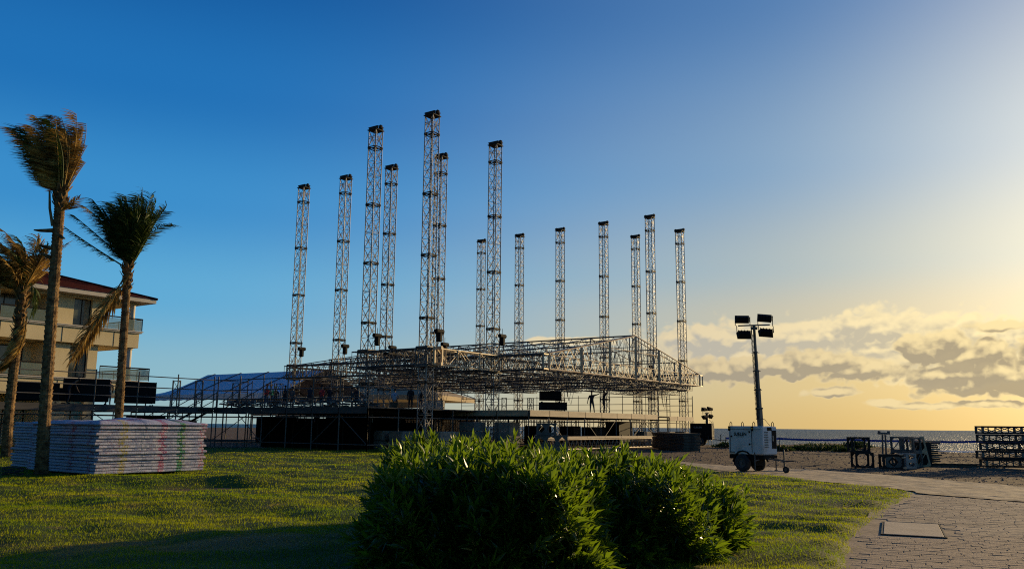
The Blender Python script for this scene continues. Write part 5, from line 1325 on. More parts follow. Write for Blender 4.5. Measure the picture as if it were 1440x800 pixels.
# bundles of scaffold tube and couplers lying along the near deck rim
r_ = random.Random(21)
for i, (a, w_) in enumerate(((1.6, 'right of the seated man'), (4.2, 'below the seated man'), (6.8, 'below the bending worker in grey'), (9.4, 'below the man in red'), (11.8, 'below the crouching person'), (13.6, 'below the workers in vests'))):
    t = thing('tube_bundle', 'loose bundle of scaffold tubes on the deck rim ' + w_, 'tube bundle', AB(a, -11.0, ZD), ROTZ)
    mb = MB()
    for k in range(16):
        y0 = r_.uniform(-1.2, .6); z_ = .05 + .1 * (k // 4); mb.bar((r_.uniform(-.25, .25), y0 - .2, z_), (r_.uniform(-.25, .25), y0 + r_.uniform(1.0, 1.6), z_ + r_.uniform(0, .15)), .03, 5)
    mb.build('tubes', M['galv'], t); mb = MB()
    for k in range(14): mb.box((r_.uniform(-.3, .3), r_.uniform(-1.2, 1.2), r_.uniform(.05, .45)), (.12, .12, .12), r_.uniform(0, 1))
    mb.build('couplers', M['alu'], t)
# slack cables hanging from the low roof
for i, (a, b, l) in enumerate(((-3.6, 4, 'at the near front corner'), (-3.6, 20, 'at the far front corner'), (.6, 26.6, 'beside the far front mast'), (2, -1.2, 'left of the tall middle mast'), (9.8, 6, 'in the middle of the stage'))):
    mb = MB(); p = AB(a, b, 5.0)
    for k in range(3):
        q = p + V * (.4 + .5 * k); mb.tube([p, p.lerp(q, .25) + Vector((0, 0, -.9 - .3 * k)), p.lerp(q, .5) + Vector((0, 0, -1.3 - .25 * k)), p.lerp(q, .8) + Vector((0, 0, -.8)), q], .014, 4)
    tag(mb.build('slack_cable', M['cable']), 'slack black cable loops hanging from the low roof ' + l, 'cable')
# ---------------------------------------------------------------- people
SK = dict(pelvis=(0, 0, .95), waist=(0, 0, 1.10), chest=(0, 0, 1.32), neck0=(0, .0, 1.46), neck=(0, -.01, 1.53), head0=(0, -.02, 1.60), head1=(0, -.025, 1.68), head2=(0, -.01, 1.755), nose=(0, -.115, 1.645),
          shL=(.17, 0, 1.42), elL=(.24, .02, 1.13), wrL=(.25, -.05, .90), hL=(.25, -.07, .83), shR=(-.17, 0, 1.42), elR=(-.24, .02, 1.13), wrR=(-.25, -.05, .90), hR=(-.25, -.07, .83),
          hipL=(.09, 0, .90), knL=(.11, -.02, .50), anL=(.12, .02, .09), toL=(.13, -.16, .04), hipR=(-.09, 0, .90), knR=(-.11, -.02, .50), anR=(-.12, .02, .09), toR=(-.13, -.16, .04))
RAD = dict(pelvis=(.15, .12), waist=(.14, .105), chest=(.165, .12), neck0=(.09, .075), neck=(.055, .055), head0=(.07, .075), head1=(.085, .105), head2=(.06, .08), nose=(.018, .02),
           shL=(.065, .065), elL=(.045, .045), wrL=(.032, .032), hL=(.038, .022), shR=(.065, .065), elR=(.045, .045), wrR=(.032, .032), hR=(.038, .022),
           hipL=(.095, .095), knL=(.062, .062), anL=(.042, .042), toL=(.036, .03), hipR=(.095, .095), knR=(.062, .062), anR=(.042, .042), toR=(.036, .03))
ED = [('pelvis', 'waist'), ('waist', 'chest'), ('chest', 'neck0'), ('neck0', 'neck'), ('neck', 'head0'), ('head0', 'head1'), ('head1', 'head2'), ('head1', 'nose'), ('chest', 'shL'), ('shL', 'elL'), ('elL', 'wrL'), ('wrL', 'hL'),
      ('chest', 'shR'), ('shR', 'elR'), ('elR', 'wrR'), ('wrR', 'hR'), ('pelvis', 'hipL'), ('hipL', 'knL'), ('knL', 'anL'), ('anL', 'toL'), ('pelvis', 'hipR'), ('hipR', 'knR'), ('knR', 'anR'), ('anR', 'toR')]
POSES = {
 'stand': {},
 'work': dict(elL=(.22, -.12, 1.16), wrL=(.14, -.34, 1.16), hL=(.12, -.41, 1.17), elR=(-.22, -.12, 1.18), wrR=(-.12, -.33, 1.22), hR=(-.10, -.40, 1.24), toL=(.18, -.14, .04)),
 'reach': dict(elR=(-.26, .05, 1.15), wrR=(-.33, .0, .93), hR=(-.35, -.01, .86), shL=(.18, -.01, 1.44), elL=(.44, -.05, 1.50), wrL=(.68, -.09, 1.62), hL=(.76, -.10, 1.66), knL=(.16, -.05, .5), anL=(.22, .0, .09), toL=(.27, -.16, .04)),
 'climb': dict(elL=(.20, -.20, 1.62), wrL=(.14, -.30, 1.85), hL=(.13, -.31, 1.92), elR=(-.22, -.18, 1.60), wrR=(-.14, -.30, 1.80), hR=(-.13, -.31, 1.87), knL=(.11, -.10, .52)),
 'bend': dict(waist=(0, -.07, 1.07), chest=(0, -.22, 1.23), neck0=(0, -.32, 1.32), neck=(0, -.38, 1.36), head0=(0, -.44, 1.40), head1=(0, -.50, 1.43), head2=(0, -.53, 1.50), nose=(0, -.60, 1.39),
              shL=(.17, -.28, 1.28), elL=(.21, -.40, 1.02), wrL=(.15, -.52, .82), hL=(.14, -.56, .76), shR=(-.17, -.28, 1.28), elR=(-.21, -.40, 1.02), wrR=(-.15, -.52, .82), hR=(-.14, -.56, .76), knL=(.11, -.10, .50), knR=(-.11, -.08, .50)),
 'crouch': dict(pelvis=(0, .10, .42), waist=(0, .04, .56), chest=(0, -.08, .76), neck0=(0, -.14, .89), neck=(0, -.17, .95), head0=(0, -.20, 1.01), head1=(0, -.23, 1.08), head2=(0, -.23, 1.15), nose=(0, -.33, 1.04),
              shL=(.17, -.10, .86), elL=(.22, -.30, .66), wrL=(.13, -.46, .54), hL=(.11, -.52, .52), shR=(-.17, -.10, .86), elR=(-.22, -.30, .66), wrR=(-.13, -.46, .54), hR=(-.11, -.52, .52),
              hipL=(.10, .08, .40), knL=(.20, -.32, .50), anL=(.15, -.08, .09), toL=(.17, -.26, .04), hipR=(-.10, .08, .40), knR=(-.20, -.32, .46), anR=(-.15, -.08, .09), toR=(-.17, -.26, .04)),
 'sit': dict(pelvis=(0, .12, .50), waist=(0, .11, .64), chest=(0, .06, .86), neck0=(0, .03, 1.0), neck=(0, .0, 1.06), head0=(0, -.02, 1.13), head1=(0, -.04, 1.2), head2=(0, -.03, 1.27), nose=(0, -.13, 1.16),
              shL=(.18, .04, .96), elL=(.25, -.04, .70), wrL=(.16, -.24, .62), hL=(.13, -.31, .60), shR=(-.18, .04, .96), elR=(-.25, -.04, .70), wrR=(-.16, -.24, .62), hR=(-.13, -.31, .60),
              hipL=(.10, .08, .47), knL=(.14, -.34, .50), anL=(.13, -.34, .09), toL=(.14, -.50, .04), hipR=(-.10, .08, .47), knR=(-.14, -.34, .50), anR=(-.13, -.34, .09), toR=(-.14, -.50, .04))}
_body = {}
def body_mesh(pose, fat=1.0):
    key = (pose, fat)
    if key in _body: return _body[key]
    J = {k: Vector(POSES[pose].get(k, SK[k])) for k in SK}; names = list(SK); rad = dict(RAD); ed = list(ED)
    for s_ in 'LR':                            # five fingers rooted in the palm
        w_, h_ = J['wr' + s_], J['h' + s_]; d = (h_ - w_).normalized(); sd = d.cross(Vector((0, 1, 0) if abs(d.y) < .8 else (1, 0, 0))).normalized(); nn = d.cross(sd)
        for i in range(5):
            o = (i - 2) * .017; ln = (.055, .078, .085, .078, .06)[i]
            if i == 0: p1 = h_ + sd * -.04 - d * .01; p2 = p1 + (d * .6 - sd * .6).normalized() * .04
            else: p1 = h_ + d * .03 + sd * (o + .008); p2 = p1 + d * ln * .8 + nn * .02
            for j, pt_ in enumerate((p1, p2)): n_ = 'f%s%d%d' % (s_, i, j); names.append(n_); J[n_] = pt_; rad[n_] = (.010, .010) if j == 0 else (.0075, .0075)
            ed.append(('h' + s_, 'f%s%d0' % (s_, i))); ed.append(('f%s%d0' % (s_, i), 'f%s%d1' % (s_, i)))
    idx = {n_: i for i, n_ in enumerate(names)}
    me = bpy.data.meshes.new('skeleton'); me.from_pydata([J[n_] for n_ in names], [(idx[a], idx[b]) for a, b in ed], []); me.update()
    ob = bpy.data.objects.new('skeleton', me); COL.objects.link(ob); sm = ob.modifiers.new('skin', 'SKIN'); sm.use_smooth_shade = True; sm.branch_smoothing = .4
    sv = me.skin_vertices[0].data
    for n_ in names:
        f_ = fat if n_ in ('pelvis', 'waist', 'chest', 'hipL', 'hipR', 'shL', 'shR') else 1
        sv[idx[n_]].radius = (rad[n_][0] * f_, rad[n_][1] * f_); sv[idx[n_]].use_root = n_ == 'pelvis'
    ss = ob.modifiers.new('sub', 'SUBSURF'); ss.levels = 1; ss.render_levels = 1
    dg = bpy.context.evaluated_depsgraph_get(); dg.update(); out = bpy.data.meshes.new_from_object(ob.evaluated_get(dg)); out.name = 'body'
    bpy.data.objects.remove(ob); zone = {}
    for a, b in ed:
        nm = b
        z = 0
        if nm.startswith(('head', 'nose', 'neck')) and nm != 'neck0': z = 0
        elif nm in ('wrL', 'hL', 'wrR', 'hR') or nm[0] == 'f': z = 0
        elif nm in ('toL', 'toR'): z = 3
        elif nm[:3] in ('hip',) or nm[:2] in ('kn', 'an'): z = 2
        else: z = 1
        zone[(a, b)] = z
    mi = []
    for p in out.polygons:
        c = p.center; best = (9, 0)
        for (a, b), z in zone.items():
            A_, B_ = J[a], J[b]; d = B_ - A_; t_ = max(0, min(1, (c - A_).dot(d) / max(d.length_squared, 1e-9))); dist = (c - (A_ + d * t_)).length - rad[b][0] * .8
            if dist < best[0]: best = (dist, z)
        mi.append(best[1])
    _body[key] = (out, mi, J); return _body[key]
def hat_mesh(kind):
    mb = MB(); n = 12; vs = []; rings = [(.105, -.01), (.108, .03), (.09, .075), (.05, .105), (.005, .112)]
    if kind == 'hair': rings = [(.098, -.03), (.102, .02), (.088, .06), (.05, .085), (.005, .092)]
    for r_, z in rings: vs += [(r_ * .92 * math.cos(2 * math.pi * i / n), r_ * 1.1 * math.sin(2 * math.pi * i / n) + .01, z) for i in range(n)]
    fs = [(k * n + i, k * n + (i + 1) % n, (k + 1) * n + (i + 1) % n, (k + 1) * n + i) for k in range(4) for i in range(n)]; mb.add(vs, fs)
    if kind in ('cap', 'helmet'): mb.box((0, -.15, .0), (.13, .09, .012))
    if kind == 'helmet': mb.ring((0, 0, -.005), (0, 0, 1), .135, .10, .012, 14)
    return mb
_cnt = [0]
def person(label, pos, face, pose, shirt, legs, hat=('hair', 'black'), fat=1.0, scale=1.0, vest=None):
    me0, mi, J = body_mesh(pose, fat); me = me0.copy(); me.name = 'body'
    for k in ('skin', shirt, legs, 'black'): me.materials.append(M[k])
    me.polygons.foreach_set('material_index', mi); me.polygons.foreach_set('use_smooth', [True] * len(me.polygons))
    t = thing('person', label, 'person', pos, face); t.scale = (scale,) * 3
    link('body', me, t)
    h = hat_mesh(hat[0]).build('hair' if hat[0] == 'hair' else ('cap' if hat[0] == 'cap' else 'helmet'), M[hat[1]], t, smooth=True)
    d = (J['head2'] - J['head0']).normalized(); h.location = J['head1'] + d * .045; h.rotation_euler = Vector((0, 0, 1)).rotation_difference(d).to_euler()
    if vest:
        v_ = MB(); c0, c1 = J['waist'], J['neck0']; n = 14; vs = []
        for f_, r_ in ((-.25, .175), (.2, .165), (.6, .19), (.95, .15)):
            c = c0.lerp(c1, f_); vs += [c + Vector((r_ * 1.12 * math.cos(2 * math.pi * i / n), r_ * .86 * math.sin(2 * math.pi * i / n), 0)) for i in range(n)]
        v_.add(vs, [(k * n + i, k * n + (i + 1) % n, (k + 1) * n + (i + 1) % n, (k + 1) * n + i) for k in range(3) for i in range(n)]); v_.build('vest', M[vest], t, smooth=True)
    return t
PZ = ZD
def pp(px, D): return on_deck(px, D, PZ)
person('person in cap, dark shirt and jeans bending over between the black cases', pp(152, 54), R(200), 'bend', 'darkcloth', 'jeans', ('cap', 'greycloth'))
person('person in dark clothes leaning against the wide black case on the platform', pp(95, 51.3), R(120), 'bend', 'darkcloth', 'darkcloth')
person('worker with orange helmet and red vest at the left of the vest group', pp(374.5, 62), R(60), 'work', 'greycloth', 'jeans', ('helmet', 'orange'), vest='red')
person('worker in green vest facing the one in red at the wing deck', pp(381, 62.6), R(-70), 'work', 'lightblue', 'darkcloth', ('helmet', 'orange'), vest='green')
person('worker in dark clothes with bright yellow shoulders beside the green vest', pp(387.5, 64), R(10), 'stand', 'darkcloth', 'darkcloth', ('cap', 'hiviz'), scale=.95)
person('person in dark clothes standing first left of the leftmost mast', pp(400.5, 64), R(30), 'work', 'darkcloth', 'darkcloth')
person('person in dark grey clothes standing just right of the leftmost mast foot', pp(411, 66), R(-30), 'stand', 'greycloth', 'darkcloth')
person('person in black crouching on the wing deck left of the man in red', pp(435.5, 62.5) + Vector((0, 0, .55)), R(180), 'crouch', 'darkcloth', 'darkcloth', fat=1.15)
person('man in red shirt and black cap standing behind the rail', pp(452.5, 63), R(150), 'stand', 'red', 'darkcloth', ('cap', 'black'))
person('person in dark blue standing right of the man in red', pp(463.5, 63.5), R(200), 'work', 'darkcloth', 'jeans')
person('bare-armed worker in grey bending near the middle of the wing deck', pp(495, 64), R(90), 'work', 'greycloth', 'darkcloth', scale=.95)
person('heavy person in black beside the bending worker in grey', pp(502, 64.5), R(180), 'stand', 'darkcloth', 'darkcloth', fat=1.2, scale=.97)
person('thin worker in dark shirt facing right in the middle of the wing deck', pp(516, 65), R(-90), 'work', 'darkcloth', 'greycloth', scale=.93)
person('man in pale blue shirt seen from behind, sitting on a crate', pp(555, 63) + Vector((0, 0, .25)), R(180), 'sit', 'lightblue', 'darkcloth', fat=1.15)
MB().box((0, .12, .12), (.55, .5, .62), bev=.02).build('crate_seat', M['plank'], None, loc=pp(555, 63) + Vector((0, -.22, .18)))
bpy.data.objects['crate_seat'].name = 'wooden_crate'; tag(bpy.data.objects['wooden_crate'], 'small wooden crate that the man in the pale blue shirt sits on', 'crate')
person('heavy person in black standing with back turned right of the seated man', pp(577.5, 62.2), R(180), 'stand', 'darkcloth', 'darkcloth', fat=1.5, scale=.97)
person('person in dark blue half hidden behind the tallest-looking mast', pp(592, 64), R(160), 'stand', 'darkcloth', 'jeans', scale=.9)
person('man on the stage deck with his arm stretched toward the truss', pp(832, 71), R(12), 'reach', 'darkcloth', 'greycloth', fat=1.15, scale=1.06)
person('person in black with raised hands close to a mast on the stage deck', pp(849, 72.5), R(100), 'climb', 'darkcloth', 'darkcloth', fat=1.05, scale=1.08)
# ---------------------------------------------------------------- palms
def frond(pts, leaf_len, n_leaf, wind, droop, seed, mat, parent, fold=.5, lw=.022, rach=.022, taper=.45, start=.18, both=True):
    """pts: rachis polyline; leaflets hang from it and stream with the wind"""
    r_ = random.Random(seed); pts = [Vector(p) for p in pts]; L_ = [0]
    for a, b in zip(pts[:-1], pts[1:]): L_.append(L_[-1] + (b - a).length)
    def at(s_):
        s_ *= L_[-1]
        for i in range(len(pts) - 1):
            if s_ <= L_[i + 1] or i == len(pts) - 2:
                f_ = (s_ - L_[i]) / max(L_[i + 1] - L_[i], 1e-6); return pts[i].lerp(pts[i + 1], f_), (pts[i + 1] - pts[i]).normalized()
    mb = MB(); mb.tube(pts, [rach * (1 - .75 * L_[i] / L_[-1]) for i in range(len(pts))], 5)
    w = Vector(wind)
    for k in range(n_leaf):
        s_ = start + (1 - start) * (k + r_.uniform(0, .8)) / n_leaf; p, d = at(min(s_, .999))
        side = d.cross(Vector((0, 0, 1))); side = side.normalized() if side.length > .05 else Vector((0, 1, 0))
        for sg in ((-1, 1) if both else (1,)):
            ll = leaf_len * (1 - taper * abs(s_ - .45) * 1.6) * r_.uniform(.65, 1.15)
            wl = w.length; d0 = (side * sg * fold + d * max(.75 - wl * .4, .15) + w * (.25 + .45 * (wl > 1))).normalized(); v1 = (d0 + w * r_.uniform(.5, 1.0) + Vector((r_.uniform(-.12, .12), r_.uniform(-.12, .12), -droop * .4))).normalized(); v2 = (v1 + w * r_.uniform(.5, 1.1) + Vector((0, 0, -droop)) + Vector((r_.uniform(-.2, .2), r_.uniform(-.2, .2), r_.uniform(-.2, .2)))).normalized()
            a = p + d0 * ll * .3; b = a + v1 * ll * .38; c = b + v2 * ll * .36
            s1 = d0.cross(Vector((r_.uniform(-.4, .4), r_.uniform(-1, 1), .6))); s1 = (s1.normalized() if s1.length > .01 else side) * lw * r_.uniform(.7, 1.2)
            mb.add([p - s1 * .4, p + s1 * .4, a - s1, a + s1, b - s1 * .7, b + s1 * .7, c], [(0, 1, 3, 2), (2, 3, 5, 4), (4, 5, 6)])
    return mb.build('frond', M[mat], parent)
def trunk(pts, r0, r1, parent, n=14, rings=70, seed=1, husk_from=.8):
    r_ = random.Random(seed); pts = [Vector(p) for p in pts]; mb = MB(); P_ = []; Rr = []
    def bez(t_):
        k = len(pts) - 1; x = t_ * k; i = min(int(x), k - 1); f_ = x - i; p0 = pts[max(i - 1, 0)]; p1 = pts[i]; p2 = pts[i + 1]; p3 = pts[min(i + 2, k)]
        return .5 * ((2 * p1) + (p2 - p0) * f_ + (2 * p0 - 5 * p1 + 4 * p2 - p3) * f_ ** 2 + (3 * p1 - p0 - 3 * p2 + p3) * f_ ** 3)
    for i in range(rings):
        for q, rm in ((0, .97), (.5, 1.07), (.85, 1.14)):
            t_ = (i + q) / rings; base = r0 + (r1 - r0) * t_ + .08 * math.exp(-t_ * 22)
            P_.append(bez(min(t_, 1))); Rr.append(base * rm * r_.uniform(.975, 1.02))
    mb.tube(P_, Rr, n); o = mb.build('trunk', M['trunk'], parent, smooth=False)
    # rough bases of cut leaf stalks below the crown
    k = 0; hs = MB()
    for i in range(int(rings * husk_from), rings):
        t_ = i / rings; c = bez(t_); rad = r0 + (r1 - r0) * t_
        for j in range(3):
            a = k * 2.4; k += 1; o_ = Vector((math.cos(a), math.sin(a), 0)); w_ = Vector((-math.sin(a), math.cos(a), 0)) * .10; u_ = Vector((0, 0, 1)); L2 = r_.uniform(.18, .34)
            p = c + o_ * rad * .9; q = p + (u_ * .9 + o_ * r_.uniform(.25, .8)) * L2
            hs.add([p - w_, p + w_, p + w_ * .5 + u_ * .12 + o_ * .10, p - w_ * .5 + u_ * .12 + o_ * .10, q - w_ * .35, q + w_ * .35], [(0, 1, 2, 3), (3, 2, 5, 4), (0, 3, 4), (1, 5, 2)])
    stuffh = hs.build('husk', M['husk'], parent); return bez
def arc(base, d0, L_, bend, n=7):
    """rachis from base, heading d0, bending by the vector bend"""
    p = Vector(base); d = Vector(d0).normalized(); out = [p.copy()]
    for i in range(n): d = (d + Vector(bend) * (i + 1) / n / n * 2.2).normalized(); p = p + d * L_ / n; out.append(p.copy())
    return out
def LP(px, py, D): return P(px, py, D)
# palm 1, tallest, blown dry crown
D1 = 25.6
b0 = P(58, 668, D1)
p1 = thing('palm_tree', 'tallest palm at the left with dry brown fronds blown to the left', 'palm tree', (b0.x, D1, 0), 0)
def rel(v_, o_): return Vector(v_) - Vector(o_)
o1 = Vector((b0.x, D1, 0)); tp1 = [Vector((0, 0, -.05))] + [rel(LP(*q, D1), o1) for q in ((62, 600), (72, 450), (81, 330), (86, 262))]
bz = trunk(tp1, .175, .135, p1, rings=84, husk_from=.86, seed=3)
cr = rel(LP(86, 266, D1), o1); r_ = random.Random(11); WND = Vector((-1, -.1, 0))
for k in range(46):
    a = k * 2.399; rr0 = r_.uniform(.05, .50); d0 = Vector((math.cos(a) * rr0 + .04, math.sin(a) * rr0, 1)); L_ = r_.uniform(1.2, 2.5)
    pts = arc(cr + Vector((math.cos(a) * .1, math.sin(a) * .1, -.15 + r_.uniform(-.1, .25))), d0, L_, (-.05 - r_.uniform(0, .5) * (L_ / 2.2) ** 2, r_.uniform(-.15, .15), -.25), 8)
    frond(pts, r_.uniform(.55, 1.0), 56, WND * 1.3 + Vector((0, r_.uniform(-.3, .3), r_.uniform(-.15, .25))), .15, k, 'deadleaf' if r_.random() < .85 else 'palmgreen', p1, .35, .017, .026, start=.08)
for (dx, dz, L_) in ((1.0, .75, .75), (.8, .35, .5)):
    frond(arc(cr + Vector((.1, -.1, -.75)), (dx, -.2, dz), L_, (.3, 0, .1), 4), .42, 22, Vector((.25, 0, .15)), .1, 77, 'deadleaf', p1, .9, .014, .03)
for (dx, dz, L_, z_) in ((-1, -.12, .55, -1.35), (-1, .1, .38, -1.9), (.8, -.5, .4, -1.45), (-1, .35, .3, -2.2)):
    MB().tube(arc(cr + Vector((.05 * dx, -.12, z_)), (dx, -.2, dz), L_, (0, 0, .1), 3), [.07, .06, .05, .02], 5).build('stalk_stub', M['husk'], p1)
MB().tube([cr + Vector((-.10, -.1, -1.2)), cr + Vector((-.24, -.1, -.65)), cr + Vector((-.30, -.1, -.1))], [.05, .04, .03], 5).build('stalk_stub', M['husk'], p1)
# palm 3, green crown
D3 = 34.0; o3 = Vector((P(166, 590, D3).x, D3, 0)); p3 = thing('palm_tree', 'green crowned palm right of the tallest one, a dead frond hanging down', 'palm tree', o3, 0)
tp3 = [Vector((0, 0, -.05))] + [rel(LP(*q, D3), o3) for q in ((167, 585), (172, 500), (176, 440), (180, 372))]
trunk(tp3, .165, .135, p3, rings=70, husk_from=.86, seed=5); cr = rel(LP(181, 372, D3), o3)
for k in range(60):
    a = k * 2.399; rr0 = r_.uniform(.05, .55); d0 = Vector((math.cos(a) * rr0 + .06, math.sin(a) * rr0, 1)); L_ = r_.uniform(1.7, 2.95)
    pts = arc(cr + Vector((math.cos(a) * .1, math.sin(a) * .1, r_.uniform(-.15, .2))), d0, L_, (.02 - r_.uniform(0, .30), 0, -.10), 8)
    frond(pts, r_.uniform(.65, 1.05), 56, WND * .85 + Vector((0, r_.uniform(-.4, .3), 0)), .55, 200 + k, 'palmgreen', p3, .5, .020, .026, start=.1)
frond(arc(cr, (.55, -.2, 1), 2.7, (.15, 0, -.9), 8), .75, 40, WND * .1, .25, 301, 'palmgreen', p3, 1.0, .02, .03)
frond(arc(cr, (.42, -.3, 1), 2.9, (.35, 0, -.5), 8), .70, 40, WND * .1, .25, 302, 'palmgreen', p3, 1.0, .02, .03)
frond(arc(cr, (-.75, -.2, .72), 2.9, (-.3, 0, .15), 8), .8, 44, WND * .35, .5, 303, 'palmgreen', p3, .9, .02, .03)
frond(arc(cr + Vector((0, 0, -.2)), (-1, -.2, .62), 3.1, (-.1, 0, .12), 8), .8, 46, WND * .4, .5, 304, 'palmgreen', p3, .9, .02, .035)
frond(arc(cr, (-.55, 0, 1), 3.2, (-.5, 0, .0), 8), .9, 44, WND * .6, .5, 305, 'deadleaf', p3, .7, .018, .03)
pts = [rel(LP(*q, D3), o3) + Vector((0, -.2, 0)) for q in ((182, 392), (172, 408), (158, 428), (142, 450), (126, 475), (110, 503))]
frond(pts, 1.15, 60, Vector((-.30, 0, -.5)), .7, 306, 'deadleaf', p3, .6, .026, .03, start=.08)
frond([q + Vector((-.12, .1, .12)) for q in pts], 1.0, 44, Vector((-.55, 0, -.25)), .9, 308, 'deadleaf', p3, .6, .03, .03, start=.12)
frond([q + Vector((.15, -.15, .1)) for q in pts], .95, 60, Vector((-.05, 0, -.8)), 1.1, 307, 'deadleaf', p3, .6, .03, .03, start=.2)
# palm 2, leftmost, shaggy
D2 = 36.0; o2 = Vector((P(12, 620, D2).x, D2, 0)); p2 = thing('palm_tree', 'leftmost shaggy palm with golden dry fronds drooping at the frame edge', 'palm tree', o2, 0)
tp2 = [Vector((0, 0, -.05))] + [rel(LP(*q, D2), o2) for q in ((11, 600), (19, 520), (27, 460), (31, 405))]
trunk(tp2, .19, .17, p2, rings=60, husk_from=.62, seed=8); cr = rel(LP(28, 408, D2), o2)
for k in range(48):
    a = k * 2.399; rr0 = r_.uniform(.2, .9); d0 = Vector((math.cos(a) * rr0 - .18, math.sin(a) * rr0, 1)); L_ = r_.uniform(1.9, 2.9)
    pts = arc(cr + Vector((math.cos(a) * .1, math.sin(a) * .1, r_.uniform(-.3, .1))), d0, L_, (-.25 - r_.uniform(0, .6), 0, -.55), 8)
    frond(pts, r_.uniform(.8, 1.1), 44, WND * .45, .95, 400 + k, 'deadleaf' if k % 6 else 'palmgreen', p2, .4, .022, .026, start=.1)
for k in range(3):
    pts = [rel(LP(*q, D2), o2) + Vector((.12 * k, -.25, .1 * k)) for q in ((34, 452), (31, 478), (24, 498), (12, 515), (-6, 526), (-25, 534))]
    frond(pts, .9, 40, Vector((-.7, 0, -.35)), .5, 500 + k, 'deadleaf', p2, .4, .03, .03, start=.05)
frond([cr + Vector((.2, -.2, -.1)), cr + Vector((.55, -.2, .25)), cr + Vector((.8, -.2, .0)), cr + Vector((.85, -.2, -.6)), cr + Vector((.75, -.2, -1.1))], .6, 30, Vector((0, 0, -.6)), .7, 520, 'palmgreen', p2, .5, .02, .025)

# ---------------------------------------------------------------- oleander hedge: shoots of narrow leaves
def leaves_from_shoots(Pt, Dr, n_leaf, length, L_, Wd, rg, spread=(.3, 1.2)):
    """Pt (m,3) shoot tips, Dr (m,3) unit directions; leaves in whorls along the last `length`"""
    m_ = len(Pt); N_ = m_ * n_leaf; sh = np.repeat(np.arange(m_), n_leaf); t_ = np.tile(np.linspace(0, 1, n_leaf), m_) + rg.normal(0, .03, N_)
    base = Pt[sh] - Dr[sh] * (t_ * length)[:, None]; ref = np.where(np.abs(Dr[:, 2:3]) < .8, np.array([[0, 0, 1.]]), np.array([[1., 0, 0]])); A = np.cross(Dr, ref); A /= np.linalg.norm(A, axis=1, keepdims=True); B = np.cross(Dr, A)
    ang = np.tile(np.arange(n_leaf) * 2.094 + (np.arange(n_leaf) // 3) * .9, m_) + rg.uniform(0, 6.28, m_)[sh] + rg.normal(0, .2, N_)
    rad = A[sh] * np.cos(ang)[:, None] + B[sh] * np.sin(ang)[:, None]; sp = spread[0] + (spread[1] - spread[0]) * np.clip(t_, 0, 1) + rg.normal(0, .12, N_)
    d = Dr[sh] * np.cos(sp)[:, None] + rad * np.sin(sp)[:, None]; d /= np.linalg.norm(d, axis=1, keepdims=True)
    nrm = Dr[sh] * np.sin(sp)[:, None] - rad * np.cos(sp)[:, None]; sd = np.cross(d, nrm); ll = (L_ * rg.uniform(.65, 1.25, N_))[:, None]; ww = (Wd * rg.uniform(.8, 1.2, N_))[:, None]
    g = np.array([[0, 0, -1.]]) * 1.8; p0 = base; p1 = base + d * ll * .45; p2 = base + d * ll + g * ll * .10 * rg.uniform(0, 1.6, N_)[:, None]
    up = nrm * ww * .22
    v = np.stack([p0, p1 - sd * ww * .5 + up, p1 - nrm * ww * .05, p1 + sd * ww * .5 + up, p2], 1).reshape(-1, 3)
    o = (np.arange(N_) * 5)[:, None]; f = np.concatenate([o + np.array([[0, 1, 2]]), o + np.array([[1, 4, 2]]), o + np.array([[0, 2, 3]]), o + np.array([[2, 4, 3]])], 0)
    return v, f
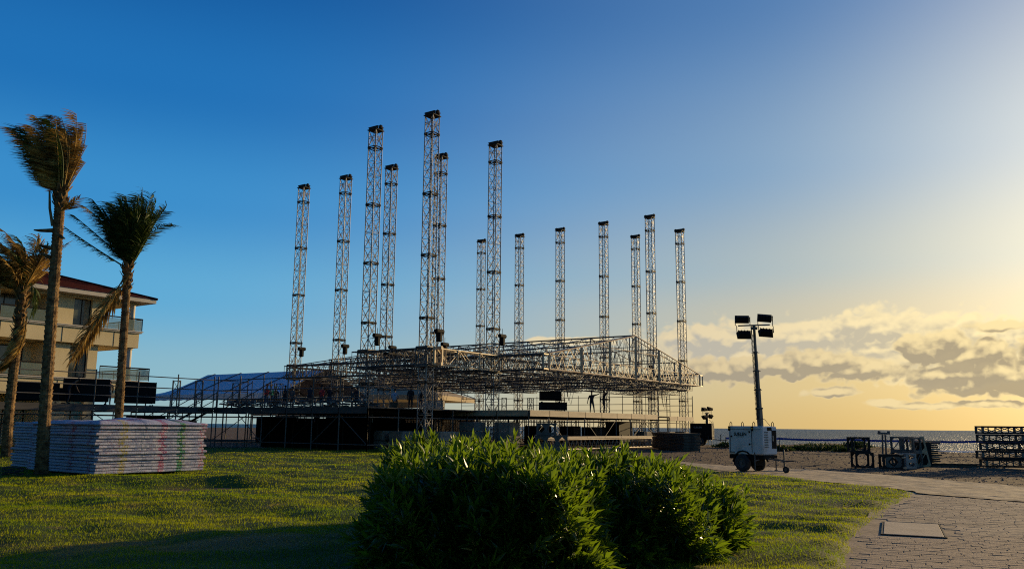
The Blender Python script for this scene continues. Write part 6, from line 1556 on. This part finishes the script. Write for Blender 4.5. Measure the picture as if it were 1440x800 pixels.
def shrub(label, c, ax, n_sh, seed, top=None, lumps=9, L_=.195, Wd=.044, nl=14):
    rg = np.random.default_rng(seed); cx, cy = c; rx, ry, hz = ax
    t = thing('oleander_shrub', label, 'shrub', (cx, cy, 0), 0)
    ph = rg.uniform(0, 6.28, 6)
    def hgt(x, y):                             # top surface of the shrub over its footprint
        e = np.sqrt((x / rx) ** 2 + (y / ry) ** 2)
        h = hz * np.clip(1 - np.clip(e, 0, 1.3) ** 3.6, 0, 1) ** .42
        if top is not None: h = h * top(x, y)
        return h * (1 + .045 * np.sin(x * 4.1 + ph[0]) * np.sin(y * 3.7 + ph[1]) + .05 * np.sin(x * 2.1 + y * 1.3 + ph[2]))
    # outer shoots: cast from the inside
    th_ = rg.uniform(0, 2 * np.pi, n_sh); el_ = np.arcsin(rg.uniform(-.02, 1, n_sh) ** 1.15)
    dirs = np.stack([np.cos(th_) * np.cos(el_) * rx, np.sin(th_) * np.cos(el_) * ry, np.sin(el_) * hz], -1)
    lump = 1 + .10 * np.sin(th_ * 5 + ph[3]) * np.cos(el_ * 4 + ph[4]) + .07 * np.sin(th_ * 11 + ph[5] + el_ * 7) + rg.normal(0, .05, n_sh) + .16 * rg.random(n_sh) ** 7
    q = dirs * lump[:, None]; se = 4.2                                   # squarish hedge section
    s_ = (np.abs(q[:, 0] / rx) ** se + np.abs(q[:, 1] / ry) ** se + np.abs(q[:, 2] / hz) ** se) ** (1 / se); q = q / s_[:, None] * lump[:, None]
    if top is not None: q[:, 2] *= top(q[:, 0], q[:, 1])
    q[:, 2] = np.maximum(q[:, 2], .06 + rg.uniform(0, .12, n_sh))
    out = np.stack([q[:, 0] / rx, q[:, 1] / ry, np.zeros(n_sh)], -1); upf = np.clip(q[:, 2] / hz, 0, 1)
    low = np.clip(1 - q[:, 2] / .35, 0, 1)
    keep = rg.random(n_sh) > low * .5; q, out, upf = q[keep], out[keep], upf[keep]
    d = out * (1.0 - .55 * upf[:, None]) + np.array([[0, 0, 1.]]) * (.55 + .75 * upf[:, None]) + rg.normal(0, .33, q.shape); d /= np.linalg.norm(d, axis=1, keepdims=True)
    v1, f1 = leaves_from_shoots(q, d, nl, .24, L_, Wd, rg)
    k = int(len(q) * .55); qi = q[:k] * rg.uniform(.62, .9, (k, 1)); v2, f2 = leaves_from_shoots(qi, d[:k], 10, .2, L_ * 1.1, Wd * 1.3, rg)
    link('foliage', np_mesh('foliage', np.concatenate([v1, v2]), np.concatenate([f1, f2 + len(v1)]), M['oleander']), t)
    vd, fd = leaves_from_shoots(q[-70:] * .97, d[-70:], 3, .2, L_ * .9, Wd * .8, rg); stuff(link('withered_leaves', np_mesh('withered_leaves', vd, fd, M['deadleaf']), t))
    mb = MB(); sel = rg.choice(len(q), 150, replace=False)
    for i in sel:
        tip = Vector(q[i]); b_ = Vector((q[i][0] * .35 + rg.normal(0, .1), q[i][1] * .35 + rg.normal(0, .1), -.02)); md = b_.lerp(tip, .55) + Vector((0, 0, .12)); mb.tube([b_, md, tip - Vector(d[i]) * .05], [.014, .010, .004], 4, caps=False)
    o = mb.build('stem', M['stem'], t); stuff(o)
    # woody heart of the hedge
    mb = MB()
    for i in range(260):
        a = rg.uniform(0, 6.28); rr_ = rg.uniform(0, .75) ** .5; x, y = math.cos(a) * rr_ * rx, math.sin(a) * rr_ * ry; h_ = float(hgt(np.float64(x * .9), np.float64(y * .9))) * rg.uniform(.5, .85)
        mb.tube([(x * .8, y * .8, -.02), (x * .9 + rg.normal(0, .05), y * .9 + rg.normal(0, .05), h_ * .5), (x + rg.normal(0, .08), y + rg.normal(0, .08), h_)], [.016, .012, .005], 4, caps=False)
    stuff(mb.build('branch', M['stem'], t)); return t
shrub('largest dark green oleander shrub in the foreground, nearest the camera', (-.25, 9.5), (1.12, 1.15, 1.07), 2100, 3)
shrub('oleander shrub behind the largest one, its top brightly lit', (1.12, 11.3), (1.22, 1.3, 1.0), 2000, 4)
shrub('lower right-hand oleander shrub of the hedge, sloping down to the lawn', (2.0, 12.0), (.95, 1.1, .88), 1500, 5, top=lambda x, y: 1 - .22 * np.clip(x / 1.1, -.6, 1))
shrub('oleander shrub at the far left back of the hedge behind the largest one', (-.3, 11.6), (1.15, 1.2, 1.08), 1100, 6)
shrub('rearmost oleander shrub, only its top showing over the largest one', (-.95, 13.7), (1.0, 1.2, 1.16), 1000, 8)
# lattice bars only a pixel or two wide stay joined: one part of kind stuff per truss
for o in bpy.data.objects:
    if o.parent and o.name.split('.')[0] in ('bracing', 'purlin_web', 'tile_courses', 'couplers', 'tubes', 'husk', 'small_print'): stuff(o)
